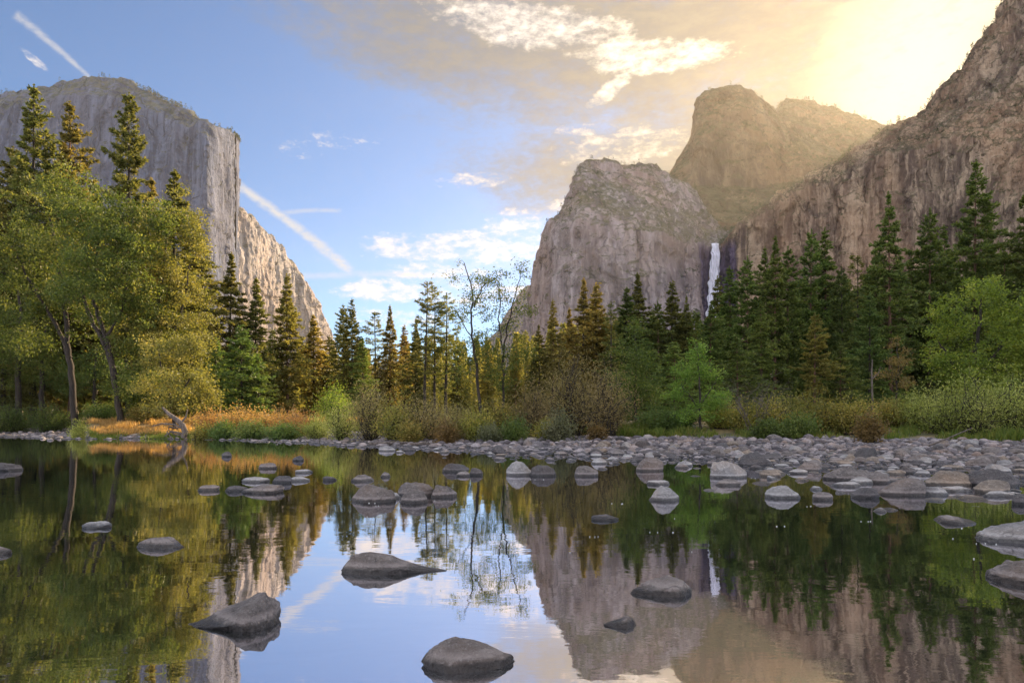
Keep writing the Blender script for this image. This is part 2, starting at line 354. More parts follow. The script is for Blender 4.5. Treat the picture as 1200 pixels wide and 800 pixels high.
# ------------------------------------------------------------------ mountains
def mountain(name, st, mat, nu, nv, amp, lam, seed, back=(500, 0.93, 1500), jag=0.004, gul=4.0):
    """st: stations (px, [(row, distance) from foot to rim]); a solid body with its own back slope"""
    st = sorted(st, key=lambda q: q[0]) if all(len(q) == 2 for q in st) else st
    K = len(st[0][1]); ctl = []
    for q in st:
        px, pts = q[0], q[1]; row = []
        pxs = [px]*K if not isinstance(px, (list, tuple)) else px
        for (yy, D), p in zip(pts, pxs): row.append([(p-600)/F*D, D, H+(HOR-yy)/F*D])
        x, y, z = row[-1]
        k = (y+back[0])/y; row.append([x*k, y+back[0], z*back[1]])
        k = (y+back[2])/y; row.append([x*k, y+back[2], -20])
        ctl.append(row)
    ctl = np.array(ctl)
    # resample along stations by chord length, and up the face
    d = np.linalg.norm(np.diff(ctl[:, K-1, :], axis=0), axis=1)+np.linalg.norm(np.diff(ctl[:, 0, :], axis=0), axis=1)
    s = np.concatenate([[0], np.cumsum(d)]); s /= s[-1]
    u = np.linspace(0, 1, nu)
    A = np.empty((nu, ctl.shape[1], 3))
    for k in range(ctl.shape[1]):
        for c in range(3): A[:, k, c] = np.interp(u, s, ctl[:, k, c])
    kk = np.concatenate([np.linspace(0, K-1, nv), K-1+np.linspace(0, 2, 26)[1:]])
    # weights so rows share out by height
    lens = np.linalg.norm(np.diff(A, axis=1), axis=2).mean(0)[:K-1]; cl = np.concatenate([[0], np.cumsum(lens)]); cl /= cl[-1]
    kk[:nv] = np.interp(np.linspace(0, 1, nv), cl, np.arange(K))
    i0 = np.clip(np.floor(kk).astype(int), 0, K); f = (kk-i0)[None, :, None]
    G = A[:, i0, :]*(1-f)+A[:, i0+1, :]*f
    # smooth the creases a little
    for _ in range(3):
        G[:, 1:nv-1] = (G[:, :nv-2]+2*G[:, 1:nv-1]+G[:, 2:nv])/4
    Tu = np.gradient(G, axis=0); Tv = np.gradient(G, axis=1)
    N = np.cross(Tu, Tv); N /= np.linalg.norm(N, axis=2)[..., None]+1e-9
    for _ in range(6):
        N[1:-1] = (N[:-2]+2*N[1:-1]+N[2:])/4
    P = G/lam
    q = P*np.array([1, 1, 1/gul])
    dsp = 0.9*fbm(q*0.35, 3, seed)+0.55*fbm(q, 5, seed+9, 0.55, True)+0.22*fbm(P*3*np.array([1, 1, 0.35]), 4, seed+20, 0.6)
    led = fbm(P*np.array([0.6, 0.6, 2.2]), 4, seed+31, 0.55, True)
    wx = fbm(P*1.3, 3, seed+70); wy = fbm(P*1.3+40, 3, seed+71)
    Wp = P+np.stack([wx, wy, 0.8*wx-0.4*wy], -1)*0.35
    def cell(sc, sd):
        q_ = np.floor(Wp*np.array(sc)).astype(np.int64); return _hash(q_[..., 0], q_[..., 1], q_[..., 2], sd)
    dsp = dsp+0.12*led+0.22*cell((1.3, 1.3, 0.16), seed+80)+0.11*cell((3.1, 3.1, 0.5), seed+81)+0.05*cell((7.0, 7.0, 1.8), seed+82)
    vfade = np.ones(G.shape[1]); vfade[nv:] = 0.6
    G = G+N*(amp*dsp*vfade[None, :])[..., None]
    G[:, :, 2] += (G[:, :, 2].clip(0))*jag*(fbm(P*6, 4, seed+50, 0.65)+0.6*fbm(P*25, 2, seed+60))*sstep(kk, K-2.0, K-1)[None, :]
    m_ = G.shape[1]
    i = np.arange(nu-1)[:, None]*m_; j = np.arange(m_-1)[None, :]
    Fq = np.stack([i+j, i+m_+j, i+m_+j+1, i+j+1], -1).reshape(-1, 4)
    me = mesh_np(name, G.reshape(-1, 3), Fq, None, True)
    o = obj(name, me, mat); o['kind'] = 'structure'
    return o, G, nv

def prof(px, yr, Db, dr, ym=None, foot=430):
    """cliff station: talus, foot, mid wall, rim"""
    return (px, [(492, Db-170), (foot, Db-20), (foot+(yr-foot)*0.5, Db+dr*0.25), (yr+(foot-yr)*0.06, Db+dr*0.6), (yr, Db+dr)])

ec = []
for px, yr, Db, dr in ((-700, 260, 3100, 260), (-350, 175, 2700, 260), (-150, 135, 2480, 260), (0, 111, 2300, 260), (30, 103, 2270, 260), (60, 100, 2240, 260), (85, 94, 2215, 260), (110, 92, 2185, 260),
                       (135, 93, 2160, 250), (155, 98, 2140, 240), (178, 112, 2110, 210), (200, 124, 2090, 190), (225, 136, 2060, 150), (241, 145, 2035, 100), (250, 150, 2090, 70),
                       (258, 152, 2170, 60), (265, 154, 2260, 55), (272, 156, 2370, 50), (277, 161, 2470, 50), (279, 166, 2600, 50), (276, 170, 2850, 50)):
    ec.append(prof(px, yr, Db, dr))
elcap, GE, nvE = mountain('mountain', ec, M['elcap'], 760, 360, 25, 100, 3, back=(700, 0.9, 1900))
eb = []
for px, yr, Db, dr in ((240, 222, 2440, 100), (262, 226, 2460, 100), (281, 240, 2500, 100), (292, 254, 2570, 100), (302, 265, 2640, 100), (318, 279, 2750, 100), (332, 292, 2840, 90), (345, 305, 2895, 80),
                       (355, 320, 2925, 80), (364, 338, 2960, 80), (372, 356, 3000, 80), (379, 374, 3060, 80), (386, 390, 3140, 80), (392, 410, 3300, 80), (396, 440, 3550, 80)):
    eb.append(prof(px, yr, Db, dr, foot=450))
east, GEb, nvEb = mountain('mountain', eb, M['east'], 420, 240, 26, 80, 11, back=(500, 0.85, 1500))

def tiered(px, yf, Df, yc, Dc, yr, Dr):
    return (px, [(492, Df-140), (yf, Df), (yf+(yc-yf)*0.5, Df+(Dc-Df)*0.45), (yc, Dc), (yc+(yr-yc)*0.5, Dc+(Dr-Dc)*0.55), (yr+(yc-yr)*0.08, Dc+(Dr-Dc)*0.9), (yr, Dr)])
lo = []
for a in ((611, 440, 1500, 415, 1510, 400, 1520), (614, 430, 1330, 400, 1340, 385, 1350), (618, 430, 1220, 385, 1230, 368, 1240), (624, 430, 1130, 350, 1140, 330, 1150), (631, 420, 1070, 318, 1090, 300, 1100),
          (638, 410, 1020, 285, 1050, 266, 1070), (646, 410, 990, 275, 1025, 257, 1060), (656, 410, 975, 264, 1015, 249, 1070), (663, 410, 970, 262, 1010, 232, 1090), (672, 410, 965, 262, 1005, 213, 1110),
          (680, 410, 960, 262, 1000, 193, 1125), (690, 410, 960, 264, 1000, 187, 1135), (705, 410, 962, 265, 1000, 188, 1150), (725, 410, 968, 266, 1003, 191, 1170), (745, 410, 975, 268, 1008, 193, 1190),
          (765, 410, 990, 273, 1020, 197, 1210), (780, 410, 1000, 277, 1030, 206, 1225), (795, 410, 1010, 280, 1040, 213, 1240), (812, 410, 1030, 283, 1058, 228, 1250), (825, 410, 1075, 286, 1088, 247, 1240),
          (838, 410, 1095, 289, 1104, 266, 1220), (850, 410, 1100, 288, 1112, 272, 1220), (866, 410, 1110, 285, 1120, 268, 1240), (880, 410, 1150, 280, 1160, 262, 1260)):
    lo.append(tiered(*a))
lower, GL, nvL = mountain('mountain', lo, M['lower'], 600, 400, 12, 40, 23, back=(260, 0.92, 600), gul=3.2)
wl = []
for a in ((843, 410, 1120, 302, 1130, 296, 1150), (847, 410, 1075, 296, 1090, 288, 1110), (853, 410, 1055, 288, 1075, 281, 1095), (870, 410, 1040, 271, 1065, 262, 1085), (885, 410, 1030, 261, 1060, 251, 1080),
          (900, 410, 1020, 251, 1050, 240, 1075), (930, 410, 1005, 232, 1040, 219, 1070), (960, 410, 990, 216, 1030, 203, 1065), (985, 410, 980, 205, 1020, 192, 1060), (1008, 410, 970, 198, 1010, 178, 1065),
          (1022, 410, 965, 192, 1005, 165, 1080), (1040, 410, 955, 186, 1000, 150, 1090), (1060, 410, 945, 180, 995, 139, 1100), (1085, 410, 930, 172, 985, 131, 1105), (1098, 410, 922, 168, 980, 115, 1105),
          (1110, 410, 915, 165, 970, 100, 1100), (1130, 410, 900, 165, 955, 79, 1095), (1150, 410, 885, 167, 940, 50, 1090), (1166, 410, 875, 168, 930, 22, 1085), (1178, 410, 868, 170, 922, 0, 1080),
          (1200, 410, 850, 172, 905, -40, 1070), (1250, 410, 820, 170, 870, -110, 1050), (1350, 410, 770, 165, 820, -200, 1000), (1500, 410, 700, 150, 745, -300, 930), (1800, 410, 600, 100, 640, -400, 800)):
    wl.append(tiered(*a))
wall, GW, nvW = mountain('mountain', wl, M['wall'], 1000, 460, 14, 33, 37, back=(380, 0.96, 1500), gul=4.5)
def slopey(px, pts): return (px, pts)
sp = []
for px, yf, yr, Dr in ((745, 250, 245, 1800), (772, 235, 228, 1740), (784, 226, 207, 1700), (790, 224, 197, 1680), (800, 222, 180, 1670), (811, 220, 160, 1660), (814, 220, 142, 1655), (818, 220, 118, 1650), (828, 220, 108, 1645), (842, 220, 103, 1640),
                       (855, 220, 102, 1640), (870, 220, 104, 1645), (885, 220, 110, 1655), (898, 219, 118, 1665), (908, 217, 126, 1680), (918, 214, 137, 1700), (930, 211, 149, 1720), (950, 207, 163, 1740), (985, 203, 178, 1760), (1030, 200, 186, 1780), (1080, 200, 190, 1800)):
    sp.append((px, [(330, 1190), (276, 1270), (246, 1400), (yf, 1500), (yf+(yr-yf)*0.45, 1530), (yf+(yr-yf)*0.8, 1575), (yr+3, Dr-25), (yr, Dr)]))
spire, GS, nvS = mountain('mountain', sp, M['spire'], 560, 320, 13, 60, 51, back=(140, 0.9, 420), gul=3)
sc_ = []
for px, yr, Dr in ((895, 165, 2250), (908, 140, 2200), (914, 124, 2170), (920, 116, 2150), (930, 115, 2140), (945, 117, 2140), (960, 121, 2140), (975, 125, 2140), (988, 129, 2140), (1000, 134, 2140), (1012, 139, 2140), (1025, 143, 2140),
                   (1038, 148, 2140), (1052, 158, 2150), (1075, 176, 2180), (1120, 200, 2250)):
    sc_.append((px, [(250, 1780), (210, 1880), (yr+(205-yr)*0.5, 1960), (yr+(205-yr)*0.12, 2060), (yr, Dr)]))
second, GC2, nvC = mountain('mountain', sc_, M['spire'], 300, 160, 14, 65, 67, back=(160, 0.9, 500), gul=3)
fr = []
for px, yr in ((330, 450), (420, 435), (470, 428), (520, 432), (548, 424), (565, 412), (580, 392), (594, 368), (604, 350), (614, 338), (624, 333), (640, 322), (670, 318), (720, 340), (800, 400)):
    fr.append((px, [(489, 3900), (470, 4100), (yr+(470-yr)*0.4, 4500), (yr, 4800)]))
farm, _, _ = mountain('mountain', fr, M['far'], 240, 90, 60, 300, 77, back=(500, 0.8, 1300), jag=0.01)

# ------------------------------------------------------------------ ground and river
TB = np.array([(-900, 511, 503), (-200, 511, 503), (0, 512, 502), (88, 513.5, 503), (108, 514, 509), (228, 514, 510), (246, 514, 507), (400, 521, 507), (500, 526, 509), (600, 533, 510), (700, 537, 513), (800, 541, 515),
               (850, 542, 516), (950, 546, 517), (1050, 550, 518), (1200, 556, 519), (1500, 580, 521), (2400, 600, 523)], float)
def shore(px): return H*F/(np.interp(px, TB[:, 0], TB[:, 1])-HOR)
def vegline(px): return 1.2*F/(np.interp(px, TB[:, 0], TB[:, 2])-HOR)
def gz(x, y):
    x = np.asarray(x, float); y = np.asarray(y, float)
    yy = np.maximum(y, 4.0); px = np.clip(600+F*x/yy, -900, 2400)
    dw, dv = shore(px), vegline(px); dv = np.maximum(dv, dw+3.5)
    bed = -0.7+0.62*sstep(y, dw-9, dw)
    barr = 0.38*sstep((y-dw)/(dv-dw), 0.12, 1.0)
    bank = 0.75*sstep(y, dv-0.5, dv+7)
    z = bed+0.035*sstep(y, dw-0.8, dw+0.6)+barr+bank+np.clip(y-120, 0, 3000)*0.03
    z = z+0.05*vnoise(np.stack([x*0.5, y*0.5, x*0], -1), 5)*sstep(y, dw, dw+3)+0.3*vnoise(np.stack([x*0.06, y*0.06, x*0], -1), 6)*sstep(y, dv+4, dv+25)
    behind = sstep(-y, 8, 16)*1.6-0.7
    return np.where(y < 4, np.maximum(behind, -0.7), z)
def axis_(a, b, fine0, fine1, nf, nc):
    return np.unique(np.concatenate([-np.geomspace(1, fine0-a+1, nc)+1+fine0, np.linspace(fine0, fine1, nf), np.geomspace(1, b-fine1+1, nc)-1+fine1]))
gx = axis_(-5000, 5000, -90, 90, 361, 40); gy = axis_(-2000, 6400, -20, 130, 420, 40)
XX, YY = np.meshgrid(gx, gy, indexing='ij'); ZZ = gz(XX, YY)
n_, m_ = XX.shape
i = np.arange(n_-1)[:, None]*m_; j = np.arange(m_-1)[None, :]
Fq = np.stack([i+j, i+m_+j, i+m_+j+1, i+j+1], -1).reshape(-1, 4)
gm, t = newmat('soil')
g = t.node('ShaderNodeNewGeometry'); P = g.outputs['Position']
a1 = t.noise(P, 0.25, 6, 0.65); a2 = t.noise(P, 6.0, 5, 0.7)
sz = t.node('ShaderNodeSeparateXYZ'); t.l.new(P, sz.inputs[0])
c = t.mix(t.smooth(a2, 0.35, 0.65), (0.06, 0.055, 0.05), (0.17, 0.15, 0.135))
soil = t.mix(t.smooth(a1, 0.4, 0.6), (0.05, 0.05, 0.02), (0.20, 0.13, 0.05))
c = t.mix(t.smooth(sz.outputs[2], 0.35, 0.6), c, soil)
b = t.node('ShaderNodeBump'); b.inputs['Distance'].default_value = 0.05; t.l.new(a2, b.inputs['Height'])
p = t.node('ShaderNodeBsdfPrincipled'); t.l.new(c, p.inputs[0]); p.inputs['Roughness'].default_value = 0.95; t.l.new(b.outputs[0], p.inputs['Normal'])
o = t.node('ShaderNodeOutputMaterial'); t.l.new(p.outputs[0], o.inputs[0])
ground = obj('ground', mesh_np('ground', np.stack([XX, YY, ZZ], -1).reshape(-1, 3), Fq, None, True), gm); ground['kind'] = 'structure'

wm, t = newmat('river_water')
g = t.node('ShaderNodeNewGeometry'); P = g.outputs['Position']
w1 = t.noise(t.scale(P, (0.9, 1.6, 1)), 1.3, 3, 0.5, 0.4); w2 = t.noise(t.scale(P, (1, 2.2, 1)), 7.0, 3, 0.55, 0.2)
calm = t.smooth(t.noise(t.scale(P, (0.25, 1, 1)), 0.35, 3, 0.6), 0.40, 0.66, 0.35, 1.0)
hh = t.m('ADD', t.m('MULTIPLY', w1, 1.0), t.m('MULTIPLY', t.m('MULTIPLY', w2, 0.16), calm))
b = t.node('ShaderNodeBump'); b.inputs['Distance'].default_value = 0.007; b.inputs['Strength'].default_value = 0.27; t.l.new(hh, b.inputs['Height'])
gl = t.node('ShaderNodeBsdfGlossy'); gl.inputs['Color'].default_value = (0.94, 0.93, 1.0, 1); gl.inputs['Roughness'].default_value = 0.0
t.l.new(b.outputs[0], gl.inputs['Normal'])
df = t.node('ShaderNodeBsdfDiffuse'); df.inputs['Color'].default_value = (0.010, 0.014, 0.010, 1)
fr_ = t.node('ShaderNodeFresnel'); fr_.inputs['IOR'].default_value = 4.5
fac = t.m('ADD', 0.58, t.m('MULTIPLY', fr_.outputs[0], 0.42), clamp=True)
mx = t.node('ShaderNodeMixShader'); t.l.new(fac, mx.inputs[0]); t.l.new(df.outputs[0], mx.inputs[1]); t.l.new(gl.outputs[0], mx.inputs[2])
o = t.node('ShaderNodeOutputMaterial'); t.l.new(mx.outputs[0], o.inputs[0])
Vw = np.array([(-260, -18, 0), (260, -18, 0), (260, 95, 0), (-260, 95, 0)], float)
river = obj('water', mesh_np('water', Vw, np.array([[0, 1, 2, 3]])), wm); river['kind'] = 'structure'

# ------------------------------------------------------------------ vegetation builders
def conifer(seed, Ht, R, base=0.12, wh=46, nb=6, tufts=12, blades=7, L=0.42, wd=0.10, pw=0.85, up=0.25, gap=0.12, tr=0.30, droop=0.35, lean=0.0):
    """returns (trunk mesh, crown mesh) for a conifer of height Ht and crown radius R"""
    rng = np.random.default_rng(seed); T = MB(); K = MB()
    zs = np.linspace(-0.4, Ht, 14)
    wob = np.cumsum(rng.normal(size=(14, 2))*0.012*Ht/14, 0)
    ax = np.column_stack([wob[:, 0]+lean*zs, wob[:, 1], zs])
    T.tube(ax, np.maximum(tr*(1-zs/Ht*0.97)**0.9, 0.02)*np.where(zs < 0.5, 1.25, 1), 9)
    Ps, As, Ls = [], [], []
    zb = base*Ht
    side = rng.random(6)*0.25+0.85; ph = rng.random()*6.28
    for w in range(wh):
        q = (w+rng.random()*0.8)/wh; z = zb+(Ht-zb)*q**0.93
        if z > Ht*0.985: continue
        tt = 1-(z-zb)/(Ht-zb); rr = R*min(1.0, (tt/0.60)**pw)*(0.55+0.45*min(1, q*5+0.2))*(0.66+0.52*rng.random()**1.3)
        a0 = rng.random()*6.28
        for b_ in range(nb):
            if rng.random() < gap: continue
            a = a0+b_*6.28/nb+rng.normal()*0.25
            zj = np.clip(z+rng.normal()*0.75*(Ht-zb)/wh, zb*0.8, Ht*0.98)
            c = np.array([np.interp(zj, zs, ax[:, k]) for k in range(3)])
            l = rr*(0.6+0.55*rng.random())*(0.88+0.2*math.sin(a+ph))*(1+0.62*float(vnoise(np.array([math.cos(a)*0.9, math.sin(a)*0.9+seed, z*0.30]), seed)))+0.15*min(1, tt*6)
            d = np.array([math.cos(a), math.sin(a), 0])
            e = up*(q-0.35)*1.4
            s_ = np.linspace(0, 1, 5); dr_ = rng.uniform(0.3, 1.6)
            pts = c+d*(l*s_)[:, None]+np.array([0, 0, 1])*(l*(e*s_-droop*s_**2*(1.2-q)*dr_+0.18*s_**3))[:, None]
            T.tube(pts[[0, 2, 4]], [0.012+0.018*l/3, 0.012+0.006*l/3, 0.006], 3)
            nt = max(3, int(tufts*(l/R)**0.8)+2)
            st = 0.22+0.8*rng.random(nt)**0.7
            cc = np.column_stack([np.interp(st, s_, pts[:, k]) for k in range(3)])
            sd = np.cross(d, [0, 0, 1]); off = rng.normal(size=nt)*0.20*l*(1.15-st)
            cc += sd*off[:, None]; cc[:, 2] += rng.normal(size=nt)*0.05*l*0.5
            for tcen, o_ in zip(cc, off):
                Ps.append(np.repeat(tcen[None], blades, 0)+rng.normal(size=(blades, 3))*0.07*np.array([1, 1, 0.6]))
                base_d = d*0.9+sd*np.sign(o_)*0.5+np.array([0, 0, 0.12])
                As.append(base_d+rng.normal(size=(blades, 3))*np.array([0.75, 0.75, 0.45]))
                Ls.append(np.full(blades, L*min(1.0, 0.40+tt*2.4))*(0.7+0.6*rng.random(blades)))
    for z in np.linspace(Ht*0.955, Ht, 7):
        Ps.append(np.tile([ax[-1, 0], ax[-1, 1], z-0.2], (10, 1))); As.append(rng.normal(size=(10, 3))*0.5+[0, 0, 0.7]); Ls.append(np.full(10, L*0.5))
    Ps = np.concatenate(Ps); As = np.concatenate(As); Ls = np.concatenate(Ls)
    K.leaves(Ps, As, Ls, wd*(0.8+0.4*rng.random(len(Ps))), rng)
    return T.build('trunk', True), K.build('crown')

def broadleaf(seed, trunks, lobes, nclump, per, leaf=0.13, cr=0.75, gapn=0.0, flat=0.6, wid=0.55):
    """trunks: list of (points, r0, r1); lobes: (x, y, z, rx, ry, rz, weight). Clumps of leaves on twigs that reach back to a limb"""
    rng = np.random.default_rng(seed); T = MB(); K = MB(); skel = []
    for pts, r0, r1 in trunks:
        pts = np.array(pts, float); m = max(8, len(pts)*4)
        s_ = np.linspace(0, 1, len(pts)); q = np.linspace(0, 1, m)
        P = np.column_stack([np.interp(q, s_, pts[:, k]) for k in range(3)])
        for _ in range(2): P[1:-1] = (P[:-2]+2*P[1:-1]+P[2:])/4
        P[1:-1] += rng.normal(size=(m-2, 3))*0.05*np.array([1, 1, 0.3])
        rad = np.linspace(r0, r1, m); rad[0] *= 1.3
        T.tube(P, rad, 8); skel.append(np.column_stack([P, rad])[m//4:])
    W_ = np.array([l[6] if len(l) > 6 else l[3]*l[5] for l in lobes], float); W_ /= W_.sum()
    idx = rng.choice(len(lobes), nclump, p=W_); lb = np.array([l[:6] for l in lobes], float)[idx]
    d = rng.normal(size=(nclump, 3)); d /= np.linalg.norm(d, axis=1)[:, None]; rad = rng.random(nclump)**0.42
    Cn = lb[:, :3]+d*rad[:, None]*lb[:, 3:6]
    if gapn > 0:
        keep = vnoise(Cn/1.35, seed+3) > -0.55+gapn*0.8
        Cn = Cn[keep]
    sk = np.concatenate(skel); order = np.argsort(np.linalg.norm(Cn-sk[:, :3].mean(0), axis=1))
    nodes = list(sk); 
    arr = np.zeros((len(sk)+len(Cn)*3+8, 4)); arr[:len(sk)] = sk; na = len(sk)
    for ci in order:
        c = Cn[ci]; v = arr[:na, :3]-c; dist = np.linalg.norm(v, axis=1)+np.maximum(0, v[:, 2])*0.9
        k = int(np.argmin(dist)); p0 = arr[k, :3].copy(); r0 = min(0.5*arr[k, 3], 0.012+0.018*dist[k])
        r0 = max(r0, 0.010)
        mid = (p0+c)/2+np.array([0, 0, 0.10*dist[k]])+rng.normal(size=3)*0.07*dist[k]
        T.tube([p0, mid, c], [r0, r0*0.75, 0.006], 3)
        arr[na] = [*mid, r0*0.8]; arr[na+1] = [*c, 0.012]; na += 2
    n = len(Cn)*per; cc = np.repeat(Cn, per, 0)
    sc = np.repeat(cr*(0.6+0.8*rng.random(len(Cn))), per)[:, None]
    P = cc+rng.normal(size=(n, 3))*sc*np.array([0.5, 0.5, 0.5*flat])
    A = rng.normal(size=(n, 3))+np.array([0, 0, -0.25])
    hue = np.clip(np.repeat(rng.random(len(Cn)), per)*0.5+rng.random(n)*0.5, 0, 1)
    K.leaves(P, A, leaf*(0.6+0.8*rng.random(n)), leaf*wid*(0.7+0.6*rng.random(n)), rng, hue)
    return T.build('trunk', True), K.build('crown')

def shrub(seed, R, Ht, stems=60, per=70, leaf=0.11, spread=1.0, arch=0.3, bare=0.25, wid=0.3, sd=0.10, fill=1.0):
    """multi-stemmed bush: stems fan out of the base, leaves ride on them and their side twigs"""
    rng = np.random.default_rng(seed); T = MB(); K = MB()
    ga = rng.random()*6.28
    for s_i in range(stems):
        a = rng.random()*6.28; k = rng.random()**0.55
        out = R*k*spread; h = Ht*(0.55+0.5*rng.random())*(1-0.45*k**2)*(0.88+0.16*math.sin(2*a+ga))
        b = np.array([math.cos(a), math.sin(a), 0])*R*0.30*k+np.array([0, 0, -0.15])
        s_ = np.linspace(0, 1, 6)
        P = b+np.array([math.cos(a), math.sin(a), 0])*((out-R*0.3*k)*(s_**(1+arch)))[:, None]+np.array([0, 0, 1])*(h*(s_**(0.85))-arch*h*0.25*s_**3)[:, None]
        P[1:] += rng.normal(size=(5, 3))*0.04*Ht
        T.tube(P, np.linspace(0.022, 0.006, 6)*(0.6+Ht/5), 4)
        n = int(per*fill*(0.6+0.8*rng.random())); q = bare+(1-bare)*rng.random(n)**0.8
        C_ = np.column_stack([np.interp(q, s_, P[:, c]) for c in range(3)])
        C_ += rng.normal(size=(n, 3))*(sd*Ht*(0.35+0.9*q))[:, None]*np.array([1, 1, 0.8])
        C_[:, 2] = np.maximum(C_[:, 2], 0.05)
        dr = P[-1]-P[-3]; dr /= np.linalg.norm(dr)+1e-6
        K.leaves(C_, dr*0.8+rng.normal(size=(n, 3))*0.8, leaf*(0.6+0.8*rng.random(n)), leaf*wid*(0.7+0.6*rng.random(n)), rng, np.clip(rng.random()*0.45+0.6*rng.random(n), 0, 1))
    return T.build('stem', True), K.build('foliage')

def plant(name, loc, rz, parts, label, cat, sc=1.0, group=None, tilt=0.0):
    r = empty(name, loc, rz); r.rotation_euler = (tilt, 0, rz); r.scale = sc if isinstance(sc, (tuple, list)) else (sc, sc, sc)
    tag(r, label, cat, group)
    for nm, me, mt in parts:
        o = bpy.data.objects.new(nm, me); COL.objects.link(o); o.parent = r
        if not me.materials: me.materials.append(mt)
        o.material_slots[0].link = 'OBJECT'; o.material_slots[0].material = mt
    return r

# -------- conifers: a handful of forms, each placed tree scaled, turned and coloured for itself
FORM = {
 'pine': [conifer(1, 36, 4.9, 0.10, 48, 7, 19, 9, 0.55, 0.16, 0.80, 0.5, 0.10, 0.42, 0.30), conifer(2, 36, 5.3, 0.12, 46, 7, 20, 9, 0.55, 0.16, 0.95, 0.4, 0.12, 0.42, 0.35), conifer(21, 36, 4.7, 0.08, 50, 7, 19, 9, 0.55, 0.16, 0.70, 0.6, 0.14, 0.42, 0.25)],
 'spire': [conifer(3, 28, 4.3, 0.05, 52, 7, 16, 9, 0.46, 0.15, 0.95, 0.2, 0.06, 0.33, 0.42), conifer(4, 28, 3.9, 0.08, 50, 7, 16, 9, 0.46, 0.15, 0.80, 0.3, 0.10, 0.33, 0.38), conifer(22, 28, 4.6, 0.04, 48, 7, 17, 9, 0.46, 0.15, 1.15, 0.1, 0.10, 0.33, 0.50)],
 'fir': [conifer(5, 30, 5.3, 0.06, 52, 7, 20, 9, 0.48, 0.16, 1.05, 0.15, 0.08, 0.36, 0.40), conifer(6, 30, 5.0, 0.08, 50, 7, 19, 9, 0.48, 0.16, 0.85, 0.1, 0.14, 0.36, 0.45), conifer(7, 30, 6.0, 0.05, 48, 7, 21, 9, 0.48, 0.16, 1.0, 0.3, 0.12, 0.36, 0.30),
         conifer(23, 30, 5.0, 0.10, 42, 6, 20, 10, 0.50, 0.17, 0.70, 0.5, 0.22, 0.36, 0.25), conifer(24, 30, 5.6, 0.04, 46, 8, 19, 9, 0.48, 0.16, 1.25, 0.2, 0.16, 0.36, 0.55)],
 'thin': [conifer(8, 22, 2.7, 0.22, 30, 5, 11, 7, 0.40, 0.10, 0.65, 0.5, 0.28, 0.24, 0.20), conifer(9, 22, 3.0, 0.30, 26, 5, 12, 7, 0.40, 0.10, 0.55, 0.6, 0.30, 0.24, 0.15)],
 'young': [conifer(10, 12, 2.9, 0.02, 34, 7, 13, 8, 0.30, 0.09, 0.85, 0.2, 0.06, 0.14, 0.30)],
}
FH = {'pine': 36, 'spire': 28, 'fir': 30, 'thin': 22, 'young': 12}
rngT = np.random.default_rng(99)
def put_conifer(px, top, D_, form, k, mat, label, wide=1.0, group=None, bark='bark', name='conifer_tree', cat='conifer tree'):
    x = (px-600)/F*D_; z0 = float(gz(x, D_)); ht = H+(HOR-top)/F*D_-z0; s_ = ht/FH[form]; wide = wide*rngT.uniform(0.92, 1.18)
    me = FORM[form][(k+int(rngT.integers(0, 5))) % len(FORM[form])]
    return plant(name, (x, D_, z0), rngT.random()*6.28, (('trunk', me[0], M[bark]), ('crown', me[1], M[mat])), label, cat, (s_*wide, s_*wide, s_), group, rngT.normal()*0.014)

